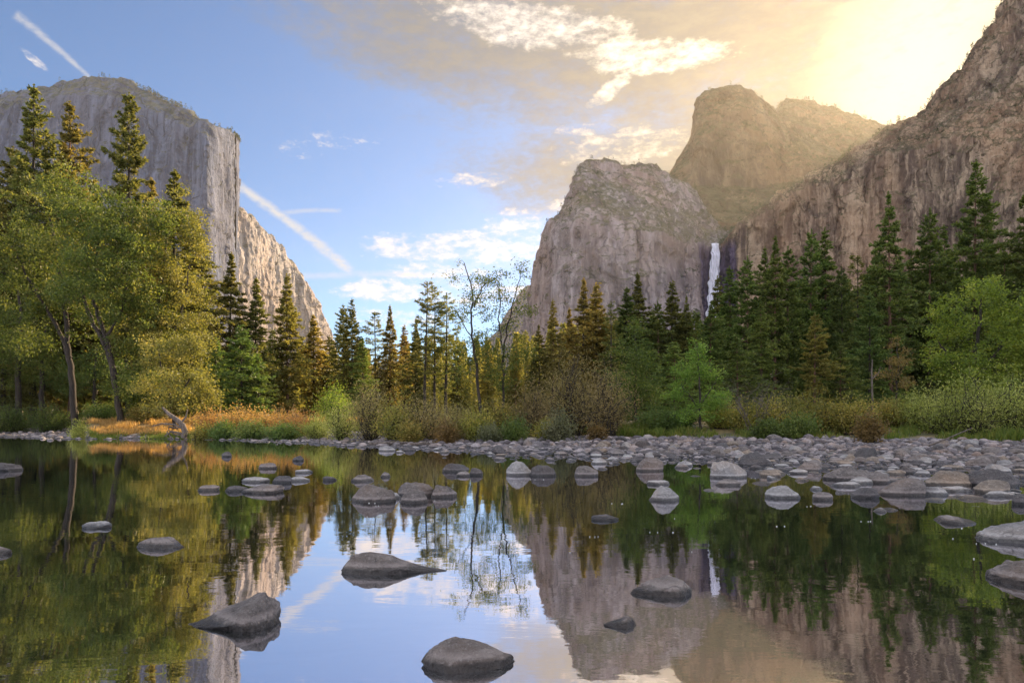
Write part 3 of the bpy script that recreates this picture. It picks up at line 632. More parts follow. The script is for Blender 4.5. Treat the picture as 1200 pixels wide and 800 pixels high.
for a in (
 # left group
 (38, 96, 79, 'pine', 1, 'pine', 'tallest pine at the far left, ragged olive crown against the pale cliff', 0.82),
 (4, 235, 74, 'pine', 0, 'pine', 'pine cut by the left edge of the photo, below the tallest pine', 0.9),
 (84, 117, 84, 'pine', 0, 'brownpine', 'bronze-tinged pine between the tallest pine and the dark crisp pine', 0.85),
 (66, 185, 90, 'spire', 1, 'brownpine', 'lower bronze pine tucked just left of the taller bronze pine', 1.0),
 (150, 107, 77, 'pine', 1, 'pine', 'dark crisp pine standing alone above the leafy trees at left', 0.82),
 (16, 172, 86, 'pine', 1, 'pine', 'shaded pine filling the gap left of the tallest pine', 0.95),
 (112, 212, 88, 'spire', 0, 'pine', 'shaded conifer rising between the bronze pine and the dark crisp pine', 1.05),
 (178, 206, 86, 'spire', 1, 'brownpine', 'conifer close on the right of the dark crisp pine', 1.0),
 (202, 198, 84, 'spire', 0, 'pine', 'olive conifer tip rising behind the yellow-green crown at left', 1.1),
 (226, 250, 92, 'spire', 1, 'pine', 'lower conifer on the right shoulder of the leafy left group', 1.2),
 (268, 294, 84, 'spire', 0, 'pine', 'tall olive conifer at the foot of the cliff prow, left of a narrower one', 1.15),
 (297, 324, 85, 'spire', 1, 'pine', 'narrow conifer in front of the rosy cliff, beside the taller olive conifer', 0.9),
 (255, 395, 72, 'young', 0, 'cedar', 'young green conifer low before the two conifers under the cliff prow', 1.15),
 (284, 380, 70, 'young', 0, 'cedar', 'fresh green conifer with skirts to the ground beside the orange bushes', 1.3),
 (303, 415, 71, 'young', 0, 'cedar', 'short green conifer at the right foot of the conifer pair under the cliff', 1.1),
 (337, 320, 90, 'spire', 1, 'brownpine', 'tall column-like bronze conifer standing apart before the rosy cliff', 0.95),
 (318, 385, 96, 'spire', 0, 'fir', 'dark low conifer squeezed left of the column-like bronze conifer', 1.1),
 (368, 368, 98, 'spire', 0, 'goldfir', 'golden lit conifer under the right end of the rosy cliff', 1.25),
 (386, 392, 104, 'fir', 2, 'pine', 'dim olive conifer between the golden conifer and the paired pines', 1.0),
 # middle
 (402, 356, 98, 'pine', 0, 'pine', 'left one of the paired pines right of the cliff end', 1.0),
 (413, 350, 92, 'pine', 1, 'pine', 'right and taller one of the paired pines right of the cliff end', 0.9),
 (425, 395, 88, 'spire', 1, 'fir', 'dark short conifer right of the paired pines', 1.1),
 (441, 365, 100, 'thin', 0, 'pine', 'slim conifer with open branches left of the broad golden-edged one', 1.2),
 (457, 357, 96, 'fir', 1, 'brownpine', 'broad bronze conifer above the brown willows at centre left', 0.85),
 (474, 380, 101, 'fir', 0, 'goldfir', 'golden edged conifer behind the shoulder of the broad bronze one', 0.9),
 (497, 330, 84, 'thin', 1, 'pine', 'left one of three open thin pines against the low clouds', 1.1),
 (509, 335, 86, 'thin', 0, 'pine', 'middle one of three open thin pines against the low clouds', 1.1),
 (523, 342, 86, 'thin', 1, 'pine', 'right one of three open thin pines against the low clouds', 1.15),
 (487, 372, 90, 'fir', 1, 'pine', 'dull conifer left behind the three thin pines', 0.9),
 (536, 392, 96, 'fir', 0, 'pine', 'low conifer behind the foot of the sparse leaning tree', 1.0),
 (572, 398, 98, 'fir', 2, 'goldfir', 'low golden conifer seen through the sparse tall tree', 1.0),
 (604, 400, 102, 'fir', 0, 'brownpine', 'low bronze conifer below the gap between the far mountain and the grey cliff', 1.0),
 (632, 380, 96, 'fir', 1, 'pine', 'olive conifer at the left foot of the grey cliff', 1.0),
 (649, 350, 94, 'fir', 2, 'brownpine', 'round topped bronze conifer before the left foot of the grey cliff', 0.85),
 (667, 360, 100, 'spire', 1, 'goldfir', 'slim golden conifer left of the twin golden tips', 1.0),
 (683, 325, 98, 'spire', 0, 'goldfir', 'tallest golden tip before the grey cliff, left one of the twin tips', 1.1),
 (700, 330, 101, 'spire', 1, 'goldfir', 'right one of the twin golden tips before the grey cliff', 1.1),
 (716, 352, 90, 'thin', 0, 'pine', 'thin pine between the twin golden tips and the green conifers', 1.2),
 (734, 336, 92, 'spire', 0, 'cedar', 'green conifer before the grey cliff, left of the pointed olive one', 1.15),
 (753, 318, 96, 'spire', 1, 'pine', 'pointed olive conifer standing highest left of the waterfall', 1.15),
 (772, 352, 94, 'fir', 1, 'fir', 'dim conifer between the pointed olive one and the next to the waterfall', 0.9),
 (786, 328, 98, 'spire', 0, 'pine', 'narrow olive conifer two trees left of the waterfall', 1.05),
 (803, 346, 99, 'fir', 1, 'pine', 'conifer just left of the foot of the waterfall', 0.75),
 # right of the fall
 (842, 322, 100, 'spire', 0, 'pine', 'olive conifer just right of the waterfall', 1.0),
 (856, 312, 92, 'fir', 1, 'fir', 'dark conifer right of the olive one by the waterfall', 0.85),
 (832, 352, 86, 'fir', 0, 'fir', 'full green conifer in front of the waterfall foot', 1.0),
 (876, 300, 88, 'fir', 0, 'fir', 'dark conifer on the left of the dense dark stand', 0.8),
 (893, 288, 92, 'fir', 2, 'fir', 'conifer with a blunt tip left of the twin dark spires', 0.8),
 (908, 275, 86, 'fir', 1, 'fir', 'left and taller one of the twin dark spires', 0.85),
 (923, 289, 88, 'fir', 0, 'fir', 'right and lower one of the twin dark spires', 0.75),
 (949, 268, 90, 'fir', 2, 'fir', 'broad dark conifer, left one of the pair with merged crowns', 0.8),
 (967, 266, 92, 'fir', 0, 'fir', 'conifer right in the pair with merged crowns, before the warm wall', 0.85),
 (989, 312, 86, 'fir', 1, 'cedar', 'greener shorter conifer between the merged pair and the tall spire', 0.9),
 (1006, 300, 98, 'thin', 1, 'pine', 'thin dim conifer behind the shorter green one', 1.1),
 (1024, 290, 92, 'fir', 1, 'fir', 'dark conifer close on the left of the tall spire', 0.9),
 (1045, 223, 84, 'fir', 0, 'fir', 'tall dark spire standing before the warm rock wall', 0.85),
 (1066, 300, 88, 'fir', 2, 'fir', 'lower conifer between the tall spire and its right neighbour', 0.9),
 (1088, 243, 86, 'fir', 1, 'fir', 'dark conifer between the tall spire and the highest tree at right', 0.85),
 (1112, 262, 92, 'fir', 0, 'fir', 'dim conifer tucked left of the highest tree at right', 0.85),
 (1140, 186, 82, 'pine', 1, 'fir', 'highest tree at right, layered dark crown before the warm wall', 0.85),
 (1163, 262, 88, 'fir', 1, 'fir', 'dark conifer right of the highest tree', 0.9),
 (1180, 288, 78, 'fir', 2, 'fir', 'lower conifer above the big leafy tree near the right edge', 0.9),
 (1204, 198, 78, 'pine', 0, 'fir', 'conifer cut by the right edge of the photo', 0.95),
 # nearer, shorter ones
 (955, 366, 58, 'fir', 2, 'brownpine', 'drooping brownish-green conifer in front of the dark stand', 1.15),
 (985, 405, 60, 'young', 0, 'fir', 'small deep green conifer right of the drooping brownish one', 1.2),
 (1018, 342, 66, 'fir', 1, 'cedar', 'fresh green conifer behind the orange-leaved sapling', 1.15),
 (893, 352, 70, 'fir', 1, 'fir', 'grey-green conifer behind the bare grey shrub', 1.1),
 (790, 400, 62, 'young', 0, 'fir', 'young dark conifer left of the bright green tree', 1.3),
 (757, 395, 66, 'young', 0, 'cedar', 'young green conifer beside the slender green tree', 1.3),
 (865, 395, 62, 'young', 0, 'fir', 'young dark conifer right of the bright green tree', 1.3),
): put_conifer(*a[:7], wide=a[7], bark='redbark' if a[5] in ('fir', 'brownpine') else 'bark')

# far wood behind the single trees, reads as one mass
def lowtree(seed, Ht=26.0, R=3.6, n=1500):
    rng = np.random.default_rng(seed); K = MB()
    K.tube([[0, 0, -1], [0, 0, Ht*0.5], [0, 0, Ht]], [0.34, 0.22, 0.03], 5)
    q = rng.random(n)**1.25; z = Ht*(0.10+0.90*q)
    lay = np.floor(q*22)/22; rr = R*(1-q)**0.8*(0.5+0.5*rng.random(n)**0.5)*(0.7+0.5*vnoise(np.column_stack([lay*40, rng.integers(0, 6, n), n+0*q]), seed)*0.6)
    a = rng.random(n)*6.28; P = np.column_stack([np.cos(a)*rr, np.sin(a)*rr, z])
    K.leaves(P, np.column_stack([np.cos(a), np.sin(a), -0.1+0*a])+rng.normal(size=(n, 3))*0.6, 0.95, 0.36, rng)
    return np.concatenate(K.v), np.concatenate(K.f), np.concatenate(K.r)
LT = [lowtree(s_) for s_ in (31, 32, 33)]
def forest(name, pts, mat, label, cat, seed):
    rng = np.random.default_rng(seed); K = MB()
    for x, y, ht in pts:
        V, Fq, r = LT[rng.integers(0, 3)]; s_ = ht/26.0; a = rng.random()*6.28; w = s_*(0.85+0.5*rng.random())
        c, s2 = math.cos(a), math.sin(a)
        Vn = np.column_stack([(V[:, 0]*c-V[:, 1]*s2)*w+x, (V[:, 0]*s2+V[:, 1]*c)*w+y, V[:, 2]*s_+float(gz(x, y))])
        K.add(Vn, Fq, np.clip(r*0.7+rng.random()*0.3, 0, 1))
    return tag(obj(name, K.build(name), mat), label, cat, None, 'stuff')
rg = np.random.default_rng(7)
TOPL = ([-200, 0, 60, 150, 240, 262, 330, 380, 400, 480, 540, 600, 650, 760, 830, 870, 960, 1100, 1200, 1500], [330, 330, 330, 320, 350, 420, 422, 405, 405, 395, 398, 396, 385, 375, 362, 350, 335, 310, 300, 300])
pts = []
for i_ in range(430):
    px = rg.uniform(-160, 1380) if i_ < 330 else rg.uniform(370, 780); y = rg.uniform(104, 190); topp = np.interp(px, *TOPL)+rg.uniform(-6, 40)
    pts.append(((px-600)/F*y, y, max(6, H+(HOR-topp)/F*y-float(gz((px-600)/F*y, y)))))
forest('forest', [p for p in pts if p[0]/p[1] < 0.2], M['midwood'], 'dim mass of conifers filling the far wood behind the left and middle trees', 'forest', 1)
forest('forest', [p for p in pts if p[0]/p[1] >= 0.2], M['fir'], 'dark mass of conifers filling the wood behind the trees at right', 'forest', 2)

# small trees on the rims and ledges of the mountains
def rim_trees(G, nv, seeds, n, h0, h1, label, rows=(0.985, 1.0), flatn=0, lo_px=None):
    rng = np.random.default_rng(seeds); K = MB(); nu = G.shape[0]
    Nz = np.cross(np.gradient(G, axis=0), np.gradient(G, axis=1)); Nz = np.abs(Nz[..., 2])/(np.linalg.norm(Nz, axis=2)+1e-9)
    got = 0; tries = 0
    while got < n+flatn and tries < 60000:
        tries += 1
        i = rng.integers(2, nu-2)
        j = int(nv-1-rng.integers(0, 3)) if got < n else rng.integers(int(nv*0.3), nv+2)
        if got >= n and Nz[i, j] < 0.42: continue
        if got < n and vnoise(np.array([[i*0.035, 0, seeds]]), 4)[0] < rng.normal()*0.35-0.15: continue
        p = G[i, j]; px = 600+F*p[0]/p[1]
        if not -40 < px < 1240: continue
        h = rng.uniform(h0, h1); m_ = 26
        q = rng.random(m_); a = rng.random(m_)*6.28; rr = h*0.24*(1-q)**0.7
        P = np.column_stack([np.cos(a)*rr, np.sin(a)*rr, h*(0.1+0.9*q)-0.5])+p
        K.leaves(P, rng.normal(size=(m_, 3))*[1, 1, 0.6], h*0.22, h*0.12, rng); got += 1
    return tag(obj('rim_forest', K.build('rim_forest'), M['rim']), label, 'forest', None, 'stuff')
rim_trees(GE, nvE, 1, 380, 8, 19, 'tiny conifers scattered along the rim of the pale left cliff')
rim_trees(GL, nvL, 2, 80, 4, 9, 'tiny conifers and shrubs on the rim and ledges of the grey cliff left of the waterfall', flatn=220)
rim_trees(GS, nvS, 3, 60, 6, 11, 'tiny trees on the top and slopes of the tall rock above the waterfall', flatn=60)
rim_trees(GC2, nvC, 4, 70, 7, 13, 'tiny trees along the rim of the second rock top in the haze')
rim_trees(GW, nvW, 5, 110, 4, 10, 'tiny trees along the ridge of the warm rock wall at right', flatn=110)

# ------------------------------------------------------------------ waterfall
fm, t = newmat('falling_water')
g = t.node('ShaderNodeNewGeometry'); P = g.outputs['Position']
f1 = t.noise(t.scale(P, (1, 0.3, 0.07)), 0.85, 5, 0.6, 0.4)
d_ = t.node('ShaderNodeBsdfDiffuse'); d_.inputs[0].default_value = (0.88, 0.86, 0.96, 1)
tl = t.node('ShaderNodeBsdfTranslucent'); tl.inputs[0].default_value = (0.88, 0.86, 0.96, 1)
mx = t.node('ShaderNodeMixShader'); mx.inputs[0].default_value = 0.35; t.l.new(d_.outputs[0], mx.inputs[1]); t.l.new(tl.outputs[0], mx.inputs[2])
tp = t.node('ShaderNodeBsdfTransparent'); m2 = t.node('ShaderNodeMixShader')
t.l.new(t.smooth(f1, 0.30, 0.52, 0.25, 1.0), m2.inputs[0]); t.l.new(tp.outputs[0], m2.inputs[1]); t.l.new(mx.outputs[0], m2.inputs[2])
o = t.node('ShaderNodeOutputMaterial'); t.l.new(m2.outputs[0], o.inputs[0])
gl_ = GL[:, :nvL].reshape(-1, 3)
def surf_y(G_, x, z, r=9.0):
    k = (np.abs(G_[:, 0]-x) < r) & (np.abs(G_[:, 2]-z) < r)
    return G_[k, 1].min() if k.any() else None
fx = FALL_X; ztop = FALL_TOP
zz = np.linspace(ztop+1.5, ztop-120, 70); MBf = MB(); ys = []
last = 1100.0
for z in zz:
    y_ = surf_y(gl_, fx-(ztop-z)*0.06, z); y_ = last if y_ is None else y_
    last = min(last, y_-4.0) if ys else y_-2.0
    ys.append(last)
ys = np.array(ys)
def strand(x0, w0, w1, sd, dy, k0=0, k1=70):
    rng = np.random.default_rng(sd); q = np.linspace(0, 1, k1-k0); nn_ = 9
    th = np.linspace(-1, 1, nn_); z = zz[k0:k1]; y = ys[k0:k1]
    cx = fx+x0-(ztop-z)*0.075+1.3*vnoise(np.column_stack([z*0.06, 0*z+sd, 0*z]), sd)
    w = (w0+(w1-w0)*q**0.7)*(1+0.25*vnoise(np.column_stack([z*0.12, 0*z, 0*z+sd]), sd+1))
    Xs = cx[:, None]+w[:, None]*th[None]; Ys = y[:, None]-dy-1.6*(1-th[None]**2)+0*w[:, None]
    Zs = np.repeat(z[:, None], nn_, 1); n1_ = vnoise(np.stack([Xs*0.5, Zs*0.08, Xs*0], -1), sd+5)
    Ys = Ys+0.9*n1_
    A_ = np.stack([Xs, Ys, Zs], -1).reshape(-1, 3); B_ = A_+np.array([0, 2.2, 0])
    i = np.arange(len(z)-1)[:, None]*nn_; j = np.arange(nn_-1)[None]
    Fq = np.stack([i+j, i+j+1, i+nn_+j+1, i+nn_+j], -1).reshape(-1, 4)
    MBf.add(A_, Fq); MBf.add(B_, Fq[:, ::-1])
strand(0, 5.2, 10.5, 3, 0); strand(-3.0, 2.0, 4.5, 4, 1.2, 6); strand(4.0, 1.6, 4.0, 5, 1.0, 10)
fall = obj('waterfall', MBf.build('waterfall', True), fm); tag(fall, 'white waterfall pouring in one ribbon over the dark wet notch between the two rock walls', 'waterfall')

# ------------------------------------------------------------------ leafy trees, shrubs (all in pixels of their own distance, turned into metres)
def leafy(px, py, D_, trunks, lobes, nclump, per, leafsz, mat, label, seed, cr=0.75, bark='bark', gapn=0.2, name='leafy_tree', cat='tree', depth=1.0, wid=0.55, flat=0.6, crown='crown'):
    x = (px-600)/F*D_; z0 = float(gz(x, D_)); k = D_/F
    def loc(a, b, dy=0.0): return ((a-px)*k, dy, H+(HOR-b)*k-z0)
    rng = np.random.default_rng(seed+500)
    tk = [([loc(a, b, (q[2] if len(q) > 2 else 0.0)) if i_ or fi else ((a-px)*k, 0, -0.3) for i_, q in enumerate(pts) for a, b in [(q[0], q[1])]], r0, r1) for fi, (pts, r0, r1) in enumerate(trunks)]
    lb = []
    for l in lobes:
        c = loc(l[0], l[1], rng.normal()*l[2]*k*0.35*depth); lb.append((c[0], c[1], c[2], l[2]*k, l[2]*k*depth, l[3]*k, l[2]*l[3]))
    tm, cm = broadleaf(seed, tk, lb, nclump, per, leafsz, cr, gapn, flat, wid)
    return plant(name, (x, D_, z0), 0.0, (('trunk', tm, M[bark]), (crown, cm, M[mat])), label, cat)

leafy(88, 482, 62, [([(88, 482), (84, 440), (79, 400), (76, 350), (66, 300), (58, 255)], 0.33, 0.09), ([(82, 420), (66, 380), (40, 340), (20, 300)], 0.20, 0.06), ([(77, 360), (95, 320), (104, 270), (106, 240)], 0.2, 0.06)],
      [(62, 240, 42, 36), (88, 225, 34, 30), (38, 285, 46, 40), (98, 280, 42, 46), (18, 335, 44, 40), (70, 345, 50, 40), (30, 390, 45, 30), (2, 280, 30, 50), (100, 360, 36, 40)], 1300, 46, 0.24, 'oak', 'tall green tree with one dark leaning trunk, leftmost of the leafy group', 201, 0.80, gapn=0.72)
leafy(142, 480, 60, [([(142, 480), (134, 440), (122, 400), (104, 368), (92, 330), (90, 300)], 0.29, 0.07), ([(134, 440), (128, 410), (116, 372), (108, 345), (112, 300), (120, 262)], 0.24, 0.06), ([(122, 400), (140, 370), (150, 330), (160, 290)], 0.14, 0.05)],
      [(122, 255, 44, 38), (150, 285, 48, 44), (176, 262, 34, 34), (140, 340, 52, 44), (172, 372, 44, 40), (108, 310, 34, 36), (150, 410, 44, 26)], 1150, 46, 0.23, 'oak', 'green tree with a forked dark trunk leaning left over the bank', 202, 0.75, gapn=0.72)
leafy(178, 480, 63, [([(178, 480), (176, 430), (182, 380), (190, 330), (196, 270)], 0.28, 0.07), ([(178, 440), (200, 400), (215, 360), (222, 310)], 0.2, 0.05)],
      [(204, 262, 34, 46), (222, 320, 30, 46), (216, 380, 38, 46), (190, 330, 38, 50), (190, 400, 46, 44), (226, 428, 26, 36), (170, 300, 26, 40)], 1200, 46, 0.21, 'olive', 'yellow-green leafy tree at the right end of the left group', 203, 0.70, gapn=0.66)
leafy(205, 486, 55, [([(205, 486), (200, 462), (192, 440), (186, 410)], 0.16, 0.04), ([(203, 474), (218, 450), (232, 430)], 0.12, 0.03)],
      [(196, 425, 34, 36), (218, 450, 32, 26), (180, 458, 30, 20), (236, 462, 20, 18), (205, 478, 42, 8), (226, 405, 20, 20)], 400, 50, 0.18, 'olive', 'low pale yellow-green tree hanging over the grassy bank', 204, 0.6, gapn=0.4)
leafy(22, 482, 68, [([(22, 482), (20, 440), (26, 390), (22, 340)], 0.34, 0.1), ([(42, 480, 1.0), (41, 430, 1.0), (46, 380, 1.0)], 0.30, 0.1)],
      [(5, 380, 40, 40), (30, 410, 44, 28), (55, 430, 36, 22), (0, 440, 30, 24), (-30, 400, 36, 50)], 300, 60, 0.20, 'oak', 'low dark green tree with two straight trunks at the left edge', 205, 1.0)
leafy(165, 484, 61, [([(165, 486), (164, 462), (168, 440)], 0.12, 0.04)], [(150, 458, 26, 18), (176, 450, 26, 22), (160, 474, 34, 12)], 180, 50, 0.18, 'oak', 'low green tree filling the space right of the forked leaning trunk', 207, 0.6)
leafy(112, 470, 70, [([(112, 474), (110, 440), (114, 410)], 0.22, 0.06)], [(112, 435, 40, 24), (80, 445, 30, 20), (150, 445, 34, 22)], 190, 55, 0.18, 'darkbush', 'shadowed low tree behind the two leaning trunks', 206, 0.9)
# sparse tall trees in the middle
leafy(565, 482, 50, [([(565, 482), (560, 450), (556, 415), (552, 380), (556, 345), (544, 308)], 0.13, 0.03), ([(556, 360), (566, 335), (580, 326)], 0.05, 0.02), ([(553, 395), (540, 375), (534, 362)], 0.04, 0.02)],
      [(545, 314, 16, 10), (534, 326, 10, 9), (562, 328, 16, 9), (584, 326, 14, 9), (556, 350, 18, 12), (575, 365, 16, 12), (538, 372, 14, 12), (560, 400, 22, 22), (545, 430, 20, 24), (580, 420, 16, 20)], 190, 30, 0.15, 'oak', 'sparse tall thin-leaved tree leaning left against the sky', 211, 0.6, gapn=0.1)
leafy(590, 482, 50, [([(590, 482), (588, 440), (590, 405), (596, 375), (604, 345), (612, 312)], 0.10, 0.02), ([(590, 410), (584, 380), (586, 350), (584, 330)], 0.06, 0.02)],
      [(612, 318, 9, 14), (604, 345, 13, 14), (586, 345, 12, 14), (616, 365, 14, 12), (592, 385, 18, 20), (608, 410, 18, 22), (585, 440, 20, 26)], 170, 30, 0.14, 'oak', 'sparse thin tree with twin stems, right beside the taller leaning sparse one', 212, 0.55, gapn=0.1)
leafy(745, 500, 46, [([(745, 500), (744, 460), (746, 420), (743, 385)], 0.11, 0.03)],
      [(744, 385, 11, 18), (736, 412, 20, 20), (755, 425, 20, 22), (732, 448, 24, 22), (756, 460, 24, 22), (738, 480, 24, 14)], 190, 48, 0.13, 'oak', 'slender fresh green tree at the right end of the brown thicket', 213, 0.55)
leafy(820, 500, 41, [([(820, 502), (820, 470), (819, 440), (817, 405)], 0.09, 0.02), ([(820, 480), (806, 462), (798, 450)], 0.04, 0.02), ([(820, 475), (834, 455), (842, 440)], 0.04, 0.02)],
      [(817, 414, 12, 16), (812, 436, 22, 16), (832, 444, 18, 18), (806, 462, 28, 15), (832, 468, 26, 14), (815, 484, 34, 10)], 230, 50, 0.12, 'bright', 'bright lime-green small tree standing alone before the dark conifers', 214, 0.42)
leafy(1142, 492, 48, [([(1142, 495), (1140, 450), (1146, 400), (1150, 350)], 0.22, 0.06), ([(1141, 465), (1118, 430), (1100, 400)], 0.14, 0.04), ([(1143, 450), (1170, 410), (1188, 370)], 0.14, 0.04)],
      [(1150, 346, 40, 24), (1118, 372, 36, 26), (1184, 366, 36, 30), (1096, 404, 30, 26), (1150, 396, 46, 34), (1188, 410, 36, 34), (1216, 390, 30, 50), (1110, 436, 34, 26), (1150, 446, 44, 22)], 950, 44, 0.18, 'maple', 'large fresh green leafy tree near the right edge behind the pale willows', 215, 0.55, gapn=0.65)
leafy(1052, 488, 46, [([(1052, 490), (1050, 455), (1053, 425), (1052, 400)], 0.07, 0.02), ([(1051, 450), (1038, 436), (1030, 428)], 0.03, 0.01), ([(1052, 440), (1064, 424), (1070, 412)], 0.03, 0.01)],
      [(1056, 424, 14, 7), (1040, 438, 14, 5), (1066, 412, 8, 6), (1050, 404, 6, 8), (1054, 448, 14, 7)], 60, 30, 0.13, 'rust', 'slender sapling with orange-red leaves before the dark conifers', 216, 0.4)
leafy(882, 500, 42, [([(884, 502), (883, 470), (880, 440), (884, 410)], 0.07, 0.02), ([(883, 480), (868, 450), (860, 430)], 0.04, 0.015), ([(883, 475), (900, 450), (916, 428)], 0.04, 0.015), ([(882, 460), (892, 435), (890, 415)], 0.03, 0.012)],
      [(884, 430, 26, 26), (876, 460, 34, 22), (900, 450, 22, 22), (884, 485, 30, 12)], 120, 0, 0.1, 'rust', 'bare pale grey shrub of twigs standing among the bushes', 217, 0.4, bark='palebark', name='bare_shrub', cat='shrub', gapn=0.0) if False else None

def shrub_at(px, D_, hw, top, mat, label, seed, stems=55, per=70, leafsz=0.10, arch=0.35, bare=0.15, bark='bark', name='shrub', wid=0.4, depth=0.8, sd=0.10, spread=1.0):
    x = (px-600)/F*D_; z0 = float(gz(x, D_)); k = D_/F; ht = H+(HOR-top)*k-z0
    tm, cm = shrub(seed, hw*k, ht, stems, per, leafsz, spread, arch, bare, wid, sd)
    return plant(name, (x, D_, z0), seed*1.7 % 6.28 if depth > 0.79 else 0, (('stem', tm, M[bark]), ('foliage', cm, M[mat])), label, 'shrub')
for k_, a in enumerate((
 (250, 53, 26, 472, 'orange', 'orange bush at the left end of the orange bush row on the bank'),
 (284, 52, 28, 466, 'orange', 'highest orange bush on the bank, before the short green conifers'),
 (318, 51, 26, 472, 'orange', 'orange bush under the column-like bronze conifer'),
 (350, 50, 26, 471, 'orange', 'orange bush at the right end of the orange bush row'),
 (236, 49, 14, 490, 'bush', 'low olive bush beside the dead root at the waterline'),
 (262, 49, 18, 487, 'darkbush', 'low dark green bush in front of the leftmost orange bush'),
 (296, 48, 22, 485, 'darkbush', 'low dark bush in front of the highest orange bush'),
 (332, 47, 22, 486, 'darkbush', 'low dark bush right of centre in front of the orange row'),
 (372, 47, 20, 478, 'willow', 'grey-green bush at the right foot of the orange row'),
 (402, 45, 18, 452, 'willow', 'pale green willow bush rising left of the brown willows'),
 (392, 62, 22, 442, 'maple', 'green shrub behind the pale willow bush, below the paired pines'),
 (434, 43, 26, 428, 'brown', 'leftmost of the tall brown willow thickets'),
 (466, 42, 24, 452, 'bush', 'olive shrub between the two left brown willow thickets'),
 (500, 42, 30, 438, 'brown', 'broad brown willow thicket below the three thin pines'),
 (535, 41, 22, 456, 'brown', 'low brown thicket at the foot of the sparse leaning tree'),
 (560, 40, 20, 470, 'bush', 'low olive shrub under the sparse leaning tree'),
 (588, 42, 26, 452, 'bush', 'olive shrub under the sparse twin-stemmed tree'),
 (622, 42, 28, 432, 'brown', 'brown-green thicket left of the biggest thicket'),
 (668, 43, 42, 384, 'brown', 'biggest brown-green thicket, rising highest before the grey cliff'),
 (708, 41, 36, 408, 'brown', 'rounded brown thicket right of the biggest one'),
 (640, 39, 16, 484, 'bush', 'low olive bush at the left foot of the biggest thicket'),
 (656, 38, 18, 470, 'sage', 'grey-green sage bush at the foot of the biggest thicket'),
 (604, 39, 18, 482, 'darkbush', 'low dark bush left of the sage bush'),
 (700, 38, 10, 490, 'rust', 'small rusty tuft at the right foot of the rounded brown thicket'),
 (574, 39, 14, 487, 'sage', 'small grey bush above the stones near the picture centre'),
 (480, 40, 14, 484, 'bush', 'low bush on the bank below the olive shrub'),
 (522, 39, 14, 486, 'rust', 'low rusty bush on the bank at centre left'),
 (770, 42, 26, 470, 'darkbush', 'dark bush between the slender and the bright green tree'),
 (798, 43, 26, 466, 'darkbush', 'dark bush behind the left foot of the bright green tree'),
 (846, 42, 28, 462, 'bush', 'olive bush right of the bright green tree'),
 (880, 40, 30, 458, 'bush', 'bush around the bare grey shrub'),
 (918, 39, 34, 450, 'bush', 'orange-topped bush right of the bare grey shrub'),
 (957, 39, 34, 447, 'bush', 'highest orange-topped bush, in the middle of the long bush row'),
 (994, 38, 30, 452, 'bush', 'orange-topped bush left of the pale dead post'),
 (936, 37, 26, 474, 'darkbush', 'dark green bush low in front of the orange-topped row'),
 (898, 37, 20, 480, 'darkbush', 'dark low bush in front of the bare grey shrub'),
 (1040, 40, 28, 455, 'bush', 'bush below the orange-leaved sapling'),
 (1018, 33, 15, 476, 'rust', 'small red-brown shrub with bare stems at the edge of the stones'),
 (1072, 39, 28, 446, 'willow', 'leftmost pale willow bush before the large leafy tree'),
 (1104, 37, 32, 434, 'willow', 'second pale willow bush from the left, before the large leafy tree'),
 (1142, 36, 40, 410, 'willow', 'highest pale willow bush, before the trunk of the large leafy tree'),
 (1186, 36, 36, 420, 'willow', 'pale willow bush near the right edge above the stones'),
 (1220, 35, 30, 440, 'willow', 'pale willow bush cut by the right edge'),
 (92, 51, 8, 486, 'willow', 'tiny yellowish bush at the end of the stones by the left bank'),
 (10, 66, 30, 462, 'darkbush', 'dark undergrowth bush at the left edge'),
 (62, 66, 26, 466, 'darkbush', 'dark bush between the two straight trunks and the leaning one'),
 (118, 64, 22, 464, 'darkbush', 'dark bush between the two leaning trunks'),
 (172, 60, 22, 462, 'bush', 'olive bush right of the forked leaning trunk'),
)):
    px, D_, hw, top, mt, lb = a
    big = D_*hw/F
    st_, pe_ = (int(38+26*big), int(58+18*big))
    arch = 0.55 if mt in ('willow', 'brown') else 0.25
    shrub_at(px, D_, hw, top, mt, lb, 300+k_, st_, pe_, 0.13 if mt in ('willow', 'brown') else 0.12, arch, 0.12 if px != 1018 else 0.35, 'bark', wid=0.3 if mt in ('willow', 'brown') else 0.55)

# bare grey shrub, dead post, root at the waterline, driftwood
def twigs(seed, Ht, R, n):
    rng = np.random.default_rng(seed); T = MB()
    def grow(p, d, l, r, lev):
        q = np.linspace(0, 1, 4); e = rng.normal(size=3)*0.18; P = p+d*(l*q)[:, None]+e*(l*q**2)[:, None]
        T.tube(P, [r, r*0.85, r*0.7, r*0.5], 4 if lev else 6)
        if lev < 4:
            for _ in range(rng.integers(2, 4)):
                k = rng.uniform(0.4, 1.0); b = p+d*l*k+e*l*k*k; nd = d+rng.normal(size=3)*0.55; nd[2] = abs(nd[2])*0.8+0.1; nd /= np.linalg.norm(nd)
                grow(b, nd, l*rng.uniform(0.5, 0.78), r*0.55, lev+1)
    for _ in range(n):
        a = rng.random()*6.28; d = np.array([math.cos(a)*R, math.sin(a)*R, Ht*0.9]); d /= np.linalg.norm(d)
        grow(np.array([math.cos(a)*0.1, math.sin(a)*0.1, -0.1]), d, Ht*0.42, 0.026, 0)
    return T
zb = float(gz((882-600)/F*38.5, 38.5))
r = empty('bare_shrub', ((882-600)/F*38.5, 38.5, zb)); tag(r, 'bare pale grey shrub of tangled twigs standing among the olive bushes', 'shrub')
obj('stem', twigs(5, 4.3, 1.9, 9).build('stem', True), M['palebark'], r)
